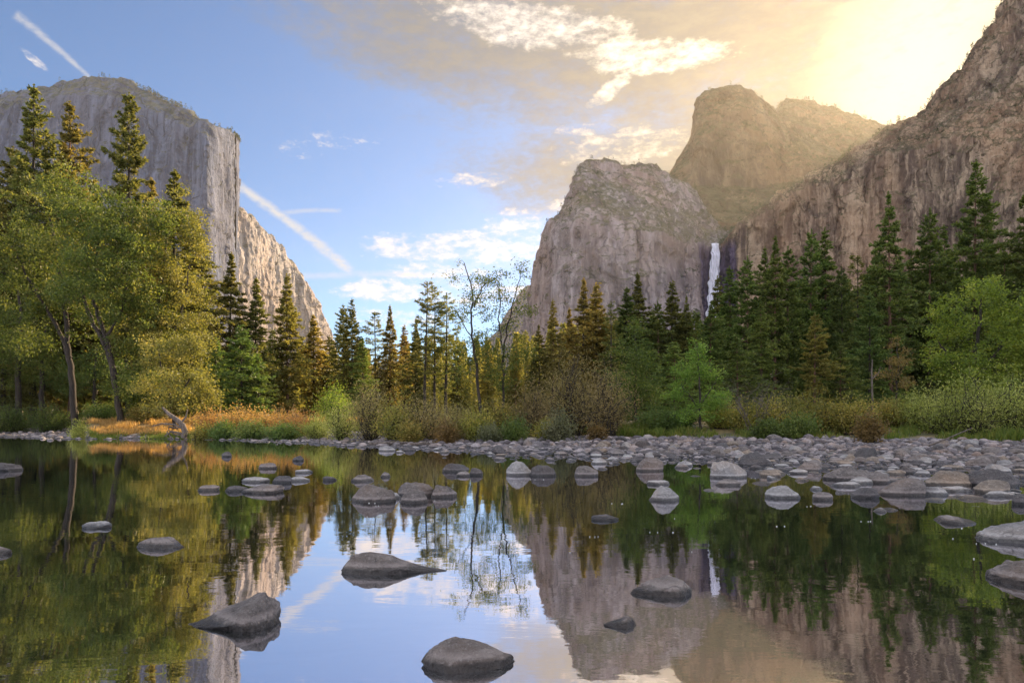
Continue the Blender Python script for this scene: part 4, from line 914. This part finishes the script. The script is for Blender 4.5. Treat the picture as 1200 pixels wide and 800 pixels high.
xp = (1022-600)/F*44; zp = float(gz(xp, 44)); T = MB(); T.tube([(0, 0, -0.3), (0.02, 0, 1.6), (-0.03, 0, 3.4), (0.02, 0, H+(HOR-421)*44/F-zp)], [0.06, 0.055, 0.05, 0.035], 8); T.tube([(0, 0, 2.9), (0.35, -0.1, 3.3), (0.5, -0.1, 3.7)], [0.04, 0.03, 0.01], 5)
pd = obj('dead_post', T.build('dead_post', True), M['palebark']); pd.location = (xp, 44, zp); tag(pd, 'pale broken dead post standing before the dark conifers, left of the orange sapling', 'dead tree')
kD = 49.5; kk_ = kD/F
def L2(a, b, dy=0.0): return ((a-212)*kk_, dy, H+(HOR-b)*kk_)
T = MB()
T.tube([L2(215, 513), L2(217, 506), L2(214, 498), L2(208, 492), L2(198, 485), L2(190, 477)], [0.20, 0.22, 0.20, 0.17, 0.13, 0.06], 8)
T.tube([L2(212, 496), L2(218, 488), L2(220, 479)], [0.08, 0.06, 0.03], 5)
T.tube([L2(216, 503), L2(205, 497, -.2), L2(192, 496, -.3), L2(182, 499, -.4)], [0.09, 0.07, 0.05, 0.03], 5)
T.tube([L2(214, 508), L2(203, 505, -.3), L2(196, 511, -.4)], [0.08, 0.06, 0.04], 5)
T.tube([L2(208, 502, .1), L2(200, 500, -.2), L2(198, 506, -.3), L2(204, 513, -.3)], [0.07, 0.06, 0.05, 0.03], 5)
T.tube([L2(215, 510), L2(207, 509, -.2), L2(200, 503, -.4)], [0.06, 0.05, 0.03], 5)
rt = obj('dead_root', T.build('dead_root', True), M['palebark']); rt.location = ((212-600)/F*kD, kD, 0); tag(rt, 'weathered curved dead tree root arching out of the water by the grassy bank', 'driftwood')
for px, D_, ln, ang, lb in ((455, 38.5, 2.2, 0.05, 'grey driftwood log lying on the bank, left one of two below the brown willows'), (497, 37.5, 1.6, -0.08, 'grey driftwood log lying on the bank, right one of two below the brown willows'), (1112, 30, 2.6, 0.55, 'thin bare pole leaning out of the willows onto the stones')):
    x = (px-600)/F*D_; z0 = float(gz(x, D_)); T = MB(); c_, s_ = math.cos(ang), math.sin(ang)
    T.tube([(-ln/2*c_, 0, 0.10-ln/2*s_*(0.2 if ang > 0.3 else 0.1)), (0, 0.1, 0.16+(0.2 if ang > 0.3 else 0)), (ln/2*c_, 0.15, 0.14+ln/2*s_)], [0.10, 0.09, 0.05] if ang < 0.3 else [0.04, 0.035, 0.02], 7)
    T.tube([(ln*0.1, 0.05, 0.15), (ln*0.2, -0.1, 0.35)], [0.03, 0.015], 5)
    lg = obj('driftwood_log' if ang < 0.3 else 'leaning_pole', T.build('driftwood', True), M['palebark']); lg.location = (x, D_, z0); tag(lg, lb, 'driftwood' if ang < 0.3 else 'dead branch')

# ------------------------------------------------------------------ grass on the banks
def grass(name, boxes, mat, label, seed, bh=0.5, bw=0.05):
    rng = np.random.default_rng(seed); K = MB()
    for px0, px1, d0, d1, n, hs in boxes:
        px = rng.uniform(px0, px1, n); vl = np.maximum(vegline(px), shore(px)+0.3); y = vl+rng.uniform(d0, d1, n); x = (px-600)/F*y
        dn = vnoise(np.column_stack([x*0.9, y*0.9, 0*x]), seed+2); keep = dn > -0.25; x, y, dn = x[keep], y[keep], dn[keep]; m_ = len(x)
        z = gz(x, y)-0.03; hgt = bh*hs*(0.5+0.7*rng.random(m_))*(0.8+0.6*np.clip(dn, 0, 1))
        K.leaves(np.column_stack([x, y, z]), np.column_stack([rng.normal(size=m_)*0.28, rng.normal(size=m_)*0.28, np.ones(m_)]), hgt, bw, rng)
    return tag(obj(name, K.build(name), mat), label, 'grass', None, 'stuff')
grass('straw_grass', [(104, 250, 1.5, 14, 15000, 1.0), (250, 420, 3, 16, 9000, 1.0), (-60, 110, 4, 14, 2500, 0.8), (420, 700, 5, 14, 3000, 1)], M['straw'], 'dry golden grass covering the left bank behind the waterline', 5)
grass('green_grass', [(104, 245, -0.6, 2.0, 5000, 0.8), (-80, 100, 0.2, 6, 6500, 0.9), (245, 420, -0.3, 4, 6500, 1.3), (420, 740, 0.2, 3.5, 9000, 1.1), (725, 775, -0.5, 2.5, 4200, 1.5), (775, 1300, 0.3, 4, 9000, 1.0), (1160, 1300, -0.2, 2, 1500, 1.2)], M['grass'], 'green grass and weeds along the foot of the shrubs', 6)

# ------------------------------------------------------------------ rocks
def rockmat(name, c0, c1, attr=False):
    m, t = newmat(name)
    g = t.node('ShaderNodeNewGeometry'); P = g.outputs['Position']; tcn = t.node('ShaderNodeTexCoord'); oi = t.node('ShaderNodeObjectInfo')
    n1_ = t.noise(P, 2.2, 7, 0.68, 0.4); n2_ = t.noise(P, 17.0, 6, 0.7); n3_ = t.noise(P, 60, 3, 0.7)
    c = t.mix(t.smooth(n1_, 0.34, 0.66), c0, c1)
    n0_ = t.noise(P, 0.9, 4, 0.6)
    c = t.mix(t.smooth(n0_, 0.45, 0.65, 0, 0.5), c, (c1[0]*1.15, c1[1]*0.92, c1[2]*0.72))
    c = t.mix(t.smooth(n2_, 0.52, 0.68, 0, 0.6), c, tuple(q*1.8 for q in c1))
    c = t.mix(t.smooth(n2_, 0.42, 0.30, 0, 0.7), c, tuple(q*0.35 for q in c0))
    c = t.mix(t.smooth(n3_, 0.55, 0.70, 0, 0.45), c, (0.36, 0.34, 0.31))
    c = t.mix(t.smooth(n3_, 0.42, 0.30, 0, 0.5), c, tuple(q*0.3 for q in c0))
    if attr:
        a = t.node('ShaderNodeAttribute', attribute_name='rnd'); f = a.outputs['Fac']
        c = t.mix(1.0, c, t.ramp(f, [(0, (0.45, 0.42, 0.46)), (0.55, (1, 0.97, 1.0)), (0.85, (1.9, 1.82, 1.78)), (1.0, (1.25, 1.08, 0.95))]), 'MULTIPLY')
    sz = t.node('ShaderNodeSeparateXYZ'); t.l.new(P, sz.inputs[0])
    wl_ = t.m('ADD', sz.outputs[2], t.m('MULTIPLY', t.m('SUBTRACT', n2_, 0.5), 0.03))
    wet = t.smooth(wl_, 0.060, 0.035)
    dry = t.m('MULTIPLY', t.smooth(wl_, 0.058, 0.072), t.smooth(wl_, 0.115, 0.075))
    c = t.mix(t.m('MULTIPLY', dry, 0.45), c, tuple(min(1, q*1.9) for q in c1))
    c = t.mix(t.m('MULTIPLY', wet, 0.78), c, tuple(q*0.22 for q in c0))
    b = t.node('ShaderNodeBump'); b.inputs['Distance'].default_value = 0.09; b.inputs['Strength'].default_value = 1.0
    crk = t.node('ShaderNodeTexVoronoi', feature='DISTANCE_TO_EDGE'); crk.inputs['Scale'].default_value = 1.7
    wv = t.node('ShaderNodeVectorMath', operation='ADD'); t.l.new(P, wv.inputs[0])
    nz = t.node('ShaderNodeTexNoise'); nz.inputs['Scale'].default_value = 3; t.l.new(P, nz.inputs['Vector']); t.l.new(nz.outputs['Color'], wv.inputs[1]); t.l.new(wv.outputs[0], crk.inputs['Vector'])
    cf = t.m('MAXIMUM', t.smooth(crk.outputs['Distance'], 0.0, 0.03), t.smooth(n1_, 0.56, 0.50))
    t.l.new(t.m('ADD', t.m('ADD', t.m('MULTIPLY', n1_, 1.2), t.m('MULTIPLY', n2_, 0.8)), t.m('ADD', t.m('MULTIPLY', n3_, 0.25), t.m('MULTIPLY', cf, 0.12))), b.inputs['Height'])
    c = t.mix(t.m('MULTIPLY', t.m('SUBTRACT', 1.0, cf), 0.45), c, tuple(q*0.4 for q in c0))
    p = t.node('ShaderNodeBsdfPrincipled'); t.l.new(c, p.inputs['Base Color'])
    t.l.new(t.m('SUBTRACT', 0.78, t.m('MULTIPLY', wet, 0.5)), p.inputs['Roughness']); t.l.new(b.outputs[0], p.inputs['Normal']); p.inputs['Specular IOR Level'].default_value = 0.45
    o = t.node('ShaderNodeOutputMaterial'); t.l.new(p.outputs[0], o.inputs[0])
    return m
RM = {'grey': rockmat('stone_grey', (0.085, 0.068, 0.066), (0.19, 0.158, 0.150)), 'dark': rockmat('stone_dark', (0.040, 0.034, 0.038), (0.085, 0.073, 0.076)),
      'pale': rockmat('stone_pale', (0.17, 0.155, 0.16), (0.30, 0.275, 0.27)), 'tan': rockmat('stone_tan', (0.13, 0.10, 0.083), (0.23, 0.18, 0.145)), 'mix': rockmat('stone_mixed', (0.088, 0.077, 0.084), (0.18, 0.16, 0.166), True)}
_ico = {}
def ico(sub):
    if sub not in _ico:
        import bmesh
        bm = bmesh.new(); bmesh.ops.create_icosphere(bm, subdivisions=sub, radius=1.0)
        V = np.array([v.co[:] for v in bm.verts]); Fq = np.array([[v.index for v in f.verts] for f in bm.faces]); bm.free(); _ico[sub] = (V, Fq)
    return _ico[sub]
def rockV(seed, sub, rough=0.22, cuts=5, cutd=0.72):
    V, Fq = ico(sub); rng = np.random.default_rng(seed); P = V.copy()
    P = P*(1+rough*fbm(V*0.9+seed*3.1, 3, seed))[:, None]
    for _ in range(cuts):
        nrm = rng.normal(size=3); nrm /= np.linalg.norm(nrm); d = P@nrm; lim = cutd+0.2*rng.random()
        over = np.clip(d-lim, 0, None); P = P-nrm*(over*0.93)[:, None]
    P = P*(1+0.05*fbm(V*4+seed, 4, seed+7, 0.6)+(0.075*fbm(V*1.9+seed, 5, seed+9, 0.55, True)+0.02*fbm(V*9+seed, 3, seed+12, 0.6, True) if sub > 3 else 0))[:, None]
    return P, Fq

def big_rock(l, r_, top, yw, label, seed, tone='grey', prof_=None, dep=0.8, rough=0.22, cuts=5, rot=0.0):
    Dn = H*F/(yw-HOR); w = (r_-l)*Dn/F; dp = w*dep; Dc = Dn+dp*0.5*0.8; w = (r_-l)*Dc/F
    h = max(0.03, (H-(top-HOR)*Dc/F)*0.90)
    P, Fq = rockV(seed, 6 if (r_-l) > 60 else (5 if (r_-l) > 30 else 4), rough+0.05, cuts+2, 0.68)
    P[:, 2] = np.where(P[:, 2] < 0, P[:, 2]*0.6, P[:, 2])
    if rot:
        c, s_ = math.cos(rot), math.sin(rot); P[:, [0, 1]] = np.column_stack([P[:, 0]*c-P[:, 1]*s_, P[:, 0]*s_+P[:, 1]*c])
    P[:, 0] = (P[:, 0]-P[:, 0].min())/(np.ptp(P[:, 0]))*2-1; P[:, 1] /= np.abs(P[:, 1]).max()
    P[:, 2] += 0.10*fbm(P*1.7+seed, 3, seed+3, 0.5, True)*(P[:, 2] > 0)
    P[:, 2] /= P[:, 2].max()
    if prof_ is not None:
        u = np.array([q[0] for q in prof_]); v = np.array([q[1] for q in prof_])
        base_ = np.sqrt(np.clip(1-P[:, 0]**2, 0.16, 1)); want = np.interp(P[:, 0], u, v)
        f_ = np.clip(want/base_, 0, 1.7); up = P[:, 2] > 0; P[up, 2] *= f_[up]; P[:, 1] *= np.clip(0.35+0.65*f_, 0.2, 1.15)
        P[:, 2] /= P[:, 2].max()
    V = np.column_stack([P[:, 0]*w/2, P[:, 1]*dp/2, np.where(P[:, 2] > 0, P[:, 2]*h, P[:, 2]*max(h*0.8, 0.08)*1.5)])
    cx = ((l+r_)/2-600)/F*Dc
    o = obj('rock', mesh_np('rock', V, Fq, None, True), RM[tone]); o.location = (cx, Dc, 0.0)
    return tag(o, label, 'rock')
def small_ones(*rows):
    for k_, q in enumerate(rows): big_rock(*q[:5], seed=700+k_*3, **(q[5] if len(q) > 5 else {}))
small_ones(
 (218, 328, 692, 739, 'pointed brown-grey rock in the near water at left, with a sloping left tail', dict(prof_=[(-1, 0.04), (-0.6, 0.28), (-0.2, 0.52), (0.1, 0.72), (0.42, 1.0), (0.7, 0.9), (0.88, 0.75), (1, 0.15)], dep=0.75, rough=0.12, cuts=7)),
 (494, 604, 745, 787, 'nearest rock at the bottom of the photo, a domed brown slab with cracks', dict(tone='grey', prof_=[(-1, 0.18), (-0.75, 0.6), (-0.3, 1.0), (0.1, 0.92), (0.5, 0.58), (1, 0.10)], dep=0.65, rough=0.12, cuts=5)),
 (401, 526, 645, 674, 'long teardrop rock with its thin tail pointing right', dict(prof_=[(-1, 0.3), (-0.8, 0.8), (-0.5, 1.0), (-0.1, 0.85), (0.3, 0.45), (0.6, 0.22), (1, 0.04)], dep=0.5, rough=0.08, cuts=3)),
 (738, 811, 673, 699, 'low dark-footed grey rock standing alone in the violet cliff reflection', dict(prof_=[(-1, 0.1), (-0.6, 0.5), (0.0, 0.9), (0.35, 1.0), (0.7, 0.7), (1, 0.25)], dep=0.7, rough=0.1, cuts=7)),
 (707, 747, 721, 736, 'small wet stone in the near water, below the lone grey rock', dict(prof_=[(-1, 0.1), (-0.2, 0.55), (0.3, 1.0), (0.75, 0.8), (1, 0.1)], tone='grey', dep=0.8)),
 (1146, 1250, 608, 638, 'large smooth rock cut by the right edge of the photo, the farther of two', dict(tone='pale', prof_=[(-1, 0.1), (-0.7, 0.6), (-0.3, 0.9), (0.3, 1.0), (1, 0.5)], dep=0.8, rough=0.08, cuts=3)),
 (1161, 1262, 655, 688, 'large rock cut by the right edge of the photo, the nearer of two', dict(prof_=[(-1, 0.1), (-0.75, 0.55), (-0.3, 0.95), (0.3, 1.0), (1, 0.6)], dep=0.9, rough=0.12, cuts=5)),
 (411, 464, 565, 589, 'peaked grey rock left of the cluster of three rounded stones', dict(prof_=[(-1, 0.1), (-0.65, 0.75), (-0.3, 1.0), (0.3, 0.75), (0.8, 0.55), (1, 0.1)], rough=0.1, cuts=8)),
 (465, 509, 563, 582, 'tilted oblong stone at the back of the cluster of three', dict(dep=0.9)),
 (469, 501, 572, 590, 'round front stone of the cluster of three', dict(dep=0.8, rough=0.08)),
 (503, 536, 566, 583, 'rounded right-hand stone of the cluster of three', dict(dep=0.8, rough=0.08)),
 (452, 470, 576, 584, 'small pale stone between the peaked rock and the cluster of three', dict(tone='pale')),
 (518, 550, 541, 553, 'dark blocky stone before the stone bar, left of a smaller dark one', dict(tone='dark', cuts=8)),
 (549, 566, 547, 557, 'small dark stone right of the dark blocky one', dict(tone='dark')),
 (534, 551, 551, 558, 'small flat stone in front of the dark blocky pair', dict(tone='grey')),
 (593, 624, 538, 557, 'pale domed boulder, left one of a touching pair before the stone bar', dict(tone='pale', rough=0.1)),
 (621, 652, 543, 558, 'dark boulder, right one of a touching pair before the stone bar', dict(tone='dark', rough=0.1)),
 (673, 701, 544, 558, 'low grey boulder alone in the water right of the touching pair', dict(rough=0.1)),
 (692, 725, 602, 610, 'flat dark stone barely above the water right of centre', dict(tone='dark', rough=0.15)),
 (745, 778, 534, 552, 'rounded boulder at the left foot of the bar below the bright green tree', dict(rough=0.1)),
 (760, 798, 567, 587, 'conical grey rock right of centre with a flat pale stone behind it', dict(tone='pale', prof_=[(-1, 0.1), (-0.6, 0.7), (-0.2, 1.0), (0.3, 0.85), (1, 0.1)], rough=0.08)),
 (758, 785, 562, 568, 'flat pale stone behind the conical grey rock', dict(tone='pale')),
 (830, 875, 537, 560, 'big pale boulder with a flat sloping top below the bright green tree', dict(tone='pale', prof_=[(-1, 0.4), (-0.7, 0.85), (-0.1, 1.0), (0.5, 0.75), (1, 0.3)], rough=0.1)),
 (836, 868, 560, 569, 'flat dark-sided stone just in front of the big pale boulder', dict(tone='grey')),
 (865, 903, 527, 546, 'dark rounded boulder behind and right of the big pale boulder', dict(tone='dark', rough=0.1)),
 (897, 938, 567, 584, 'smooth egg-shaped boulder alone in the water at right', dict(tone='pale', rough=0.05, cuts=1)),
 (951, 976, 575, 586, 'small stone between the egg-shaped boulder and the wide wedge rocks', dict(tone='grey')),
 (934, 962, 538, 552, 'grey stone behind the egg-shaped boulder', dict(tone='grey')),
 (965, 1032, 543, 563, 'wide flat wedge rock with a ridge, at the left of the big right-hand stones', dict(prof_=[(-1, 0.15), (-0.5, 0.75), (-0.25, 1.0), (0.2, 0.7), (0.7, 0.6), (1, 0.2)], dep=0.6, rough=0.1)),
 (1016, 1042, 551, 566, 'rounded stone touching the right end of the wide flat wedge rock', dict(tone='grey')),
 (996, 1028, 570, 584, 'low rock left in front of the bulky sloping boulder', dict(tone='dark')),
 (1027, 1081, 558, 581, 'bulky sloping boulder nearest the water among the right-hand stones', dict(tone='grey', prof_=[(-1, 0.1), (-0.5, 0.55), (0.1, 0.9), (0.5, 1.0), (0.85, 0.8), (1, 0.3)], rough=0.1)),
 (1082, 1140, 549, 569, 'long rounded boulder right of the bulky sloping one', dict(tone='tan', rough=0.08, dep=0.6)),
 (1132, 1192, 546, 570, 'dark brown humped boulder near the right edge', dict(tone='dark', rough=0.1)),
 (1143, 1185, 560, 578, 'smooth tan boulder in front of the dark brown humped one', dict(tone='tan', rough=0.06)),
 (1102, 1138, 568, 576, 'flat pale stone in the water before the long rounded boulder', dict(tone='pale')),
 (1150, 1186, 574, 582, 'flat white-topped stone in front of the smooth tan boulder', dict(tone='pale')),
 (1184, 1216, 577, 592, 'dark stone at the right edge below the boulders', dict(tone='dark')),
 (161, 218, 628, 643, 'long flat grey stone lying in the dark water at left', dict(tone='grey', dep=0.7, prof_=[(-1, 0.2), (-0.5, 0.7), (0.3, 1.0), (1, 0.35)])),
 (-14, 25, 541, 552, 'dark low rock at the left edge of the water', dict(tone='dark')),
 (-24, 11, 638, 651, 'rock tip cut by the left edge of the photo', dict(tone='grey')),
 (98, 131, 610, 619, 'small flat pale stone left of the long flat grey one', dict(tone='pale')),
 (232, 257, 567, 575, 'flat stone left of the slab group', dict(tone='grey')),
 (264, 290, 568, 576, 'dark end stone at the left of the slab group', dict(tone='dark')),
 (284, 332, 566, 578, 'widest flat slab of the slab group in the left water', dict(tone='grey', dep=0.7)),
 (283, 316, 558, 565, 'flat pale slab behind the widest slab', dict(tone='pale')),
 (320, 343, 556, 566, 'dark blocky stone at the back of the slab group', dict(tone='dark')),
 (338, 364, 557, 564, 'thin pale slab right of the dark blocky stone in the slab group', dict(tone='pale')),
 (303, 325, 541, 549, 'flat stone lying above the slab group', dict(tone='grey')),
 (260, 272, 528, 535, 'small dark stone near the far bank right of the dead root', dict(tone='dark')),
 (343, 356, 533, 540, 'small dark stone near the left end of the stone bar', dict(tone='dark')),
 (345, 366, 549, 554, 'flat pale stone right of the slab lying above the slab group', dict(tone='pale')),
 (378, 395, 557, 563, 'little dark flat stone between the slab group and the peaked rock', dict(tone='dark')),
 (411, 438, 555, 564, 'flat grey stone behind the peaked grey rock', dict(tone='grey')),
 (446, 458, 552, 559, 'tiny stone behind the peaked rock, right of the flat grey one', dict(tone='grey')),
)

# cobbles of the stone bar: the largest ones each an object, the rest one mass
rng = np.random.default_rng(2024); placed = []; PA = np.zeros((9000, 3)); na = 0
ZONES = ((110, 'at the foot of the shady left bank'), (250, 'by the dead root'), (420, 'on the stone strip below the orange bushes'), (560, 'on the bar below the brown willows'), (700, 'on the bar below the biggest thicket'),
         (790, 'on the bar below the slender green tree'), (880, 'on the bar below the bright green tree'), (1000, 'on the bar before the orange-topped bushes'), (1080, 'on the bar around the red-brown shrub'), (9999, 'on the bar below the pale willows'))
heroes = [(o.location.x, o.location.y, o.dimensions.x/2) for o in COL.objects if o.name.startswith('rock')]
hx = np.array(heroes)
for tr_ in range(34000):
    px = rng.uniform(-60, 1330)
    if 112 < px < 238 and rng.random() < 0.85: continue
    dw, dv = float(shore(px)), float(vegline(px)); dv = max(dv, dw+1.2)
    if rng.random() < 0.10: y = dw-rng.exponential(2.2 if px > 800 else 0.9)
    else: y = dw+(dv+0.6-dw)*rng.random()**(0.8)
    if y < 9: continue
    if px > 420 and y < dw+0.32*(dv-dw) and rng.random() < 0.5: continue
    rr = (0.085+0.22*rng.random()**2.6)*(1.1 if px > 850 and y < 24 else 1.0)*(1.0+0.5*(rng.random() < 0.06))
    if px < 420: rr *= 0.85
    x = (px-600)/F*y
    if na and (np.hypot(PA[:na, 0]-x, PA[:na, 1]-y) < (PA[:na, 2]+rr)*0.80).any(): continue
    if (np.hypot(hx[:, 0]-x, hx[:, 1]-y) < hx[:, 2]*0.8+rr*0.8).any(): continue
    PA[na] = (x, y, rr); na += 1
    if na >= 8000: break
items = []
for x, y, rr in PA[:na]:
    px = 600+F*x/y; items.append((rr/y, x, y, rr, px))
items.sort(reverse=True)
RMESH = [rockV(900+k_, 4, 0.26, 4+k_ % 5, 0.62) for k_ in range(12)]
RME = [mesh_np('cobble', V*np.array([1, 1, 1]), Fq, None, True) for V, Fq in RMESH]
for m__ in RME: m__.materials.append(RM['grey'])
MEL = ico(2); LOWR = [rockV(950+k_, 2, 0.2, 3) for k_ in range(8)]
K = MB()
n_ind = 0
for s_, x, y, rr, px in items:
    dw, dv = float(shore(px)), float(vegline(px)); z0 = float(gz(x, y)); fl = rng.uniform(0.42, 0.85); ax_ = rng.uniform(0.75, 1.3)
    base_z = max(z0, -rr*fl*rng.uniform(0.35, 0.85)) if y < dw+1 else max(z0, -0.5*rr*fl)
    zc = base_z+rr*fl*rng.uniform(0.05, 0.45)
    a = rng.random()*6.28; tone = ('grey', 'grey', 'dark', 'pale', 'dark', 'grey', 'pale', 'tan')[rng.integers(0, 8)]
    if y < dw+1.0 and rng.random() < 0.35: tone = 'pale'; fl *= 0.7
    if n_ind < 240 and -15 < px < 1215:
        o = bpy.data.objects.new('cobble', RME[n_ind % 12]); COL.objects.link(o); o.location = (x, y, zc); o.rotation_euler = (rng.normal()*0.15, rng.normal()*0.15, a); o.scale = (rr*ax_, rr/ax_, rr*fl)
        o.material_slots[0].link = 'OBJECT'; o.material_slots[0].material = RM[tone]
        zn = next(q[1] for q in ZONES if px < q[0])
        shp = 'flat' if fl < 0.55 else ('rounded' if fl < 0.72 else 'upright'); el_ = 'standing in the shallows' if y < dw+0.8 else 'packed among others'
        tag(o, f"{'broad' if rr > 0.36 else 'middling'} {tone} {shp} cobble {el_} {zn}", 'rock', 'cobbles of the stone bar'); n_ind += 1
    else:
        V, Fq = LOWR[rng.integers(0, 8)]; c, s2 = math.cos(a), math.sin(a); Vx = V*np.array([rr*ax_, rr/ax_, rr*fl])
        K.add(np.column_stack([Vx[:, 0]*c-Vx[:, 1]*s2+x, Vx[:, 0]*s2+Vx[:, 1]*c+y, Vx[:, 2]+zc]), Fq, np.full(len(Fq), {'grey': rng.uniform(0.3, 0.6), 'dark': 0.05, 'pale': rng.uniform(0.75, 0.88), 'tan': 1.0}[tone]))
V_ = np.concatenate(K.v); F_ = np.concatenate(K.f)[:, :3]; R_ = np.concatenate(K.r)
tag(obj('gravel', mesh_np('gravel', V_, F_, R_, True), RM['mix']), 'mass of small grey stones filling the bar between the larger cobbles', 'gravel', None, 'stuff')

# specks of foam and floating bits drifting on the water
rng = np.random.default_rng(77); K = MB()
for _ in range(30):
    px0, py0 = rng.uniform(380, 1180), rng.uniform(548, 662); D0 = H*F/(py0-HOR); n = rng.integers(1, 4); stp = rng.uniform(0.05, 0.12)
    for q in range(n):
        x0 = (px0-600)/F*D0+q*stp*(1+0.3*rng.normal()); rr = rng.uniform(0.003, 0.007)*(D0/10)**0.5; th = np.arange(7)*6.283/7
        ring = np.column_stack([x0+np.cos(th)*rr*1.6, D0+np.sin(th)*rr+rng.normal()*0.02, np.full(7, 0.002)]); topv = ring*[1, 1, 1]; topv[:, 2] = 0.010
        Vv = np.vstack([ring, topv, [[x0, D0, 0.014]]]); Ff = [[k, (k+1) % 7, 7+(k+1) % 7, 7+k] for k in range(7)]+[[7+k, 7+(k+1) % 7, 14, 14] for k in range(7)]
        K.add(Vv, Ff)
fo, t = newmat('foam'); p = t.node('ShaderNodeBsdfPrincipled'); p.inputs[0].default_value = (0.5, 0.49, 0.46, 1); p.inputs['Roughness'].default_value = 0.6
o = t.node('ShaderNodeOutputMaterial'); t.l.new(p.outputs[0], o.inputs[0])
tag(obj('foam', K.build('foam'), fo), 'specks of white foam drifting in short lines on the dark water', 'foam', None, 'stuff')

# ------------------------------------------------------------------ valley haze
hm = bpy.data.materials.new('haze'); hm.use_nodes = True; hm.node_tree.nodes.clear(); t = NT(hm.node_tree)
pv = t.node('ShaderNodeVolumePrincipled'); pv.inputs['Color'].default_value = (0.98, 0.89, 0.74, 1)
pv.inputs['Density'].default_value = 0.000021; pv.inputs['Anisotropy'].default_value = 0.64
o = t.node('ShaderNodeOutputMaterial'); t.l.new(pv.outputs[0], o.inputs['Volume'])
hx0, hx1, hy0, hy1, hz0, hz1 = -5050, 5050, -2050, 6450, -45, 1500
Vh = np.array([(x, y, z) for z in (hz0, hz1) for y in (hy0, hy1) for x in (hx0, hx1)], float)
haze = obj('haze', mesh_np('haze', Vh, np.array([[0, 2, 3, 1], [4, 5, 7, 6], [0, 1, 5, 4], [2, 6, 7, 3], [0, 4, 6, 2], [1, 3, 7, 5]])), hm); haze['kind'] = 'stuff'
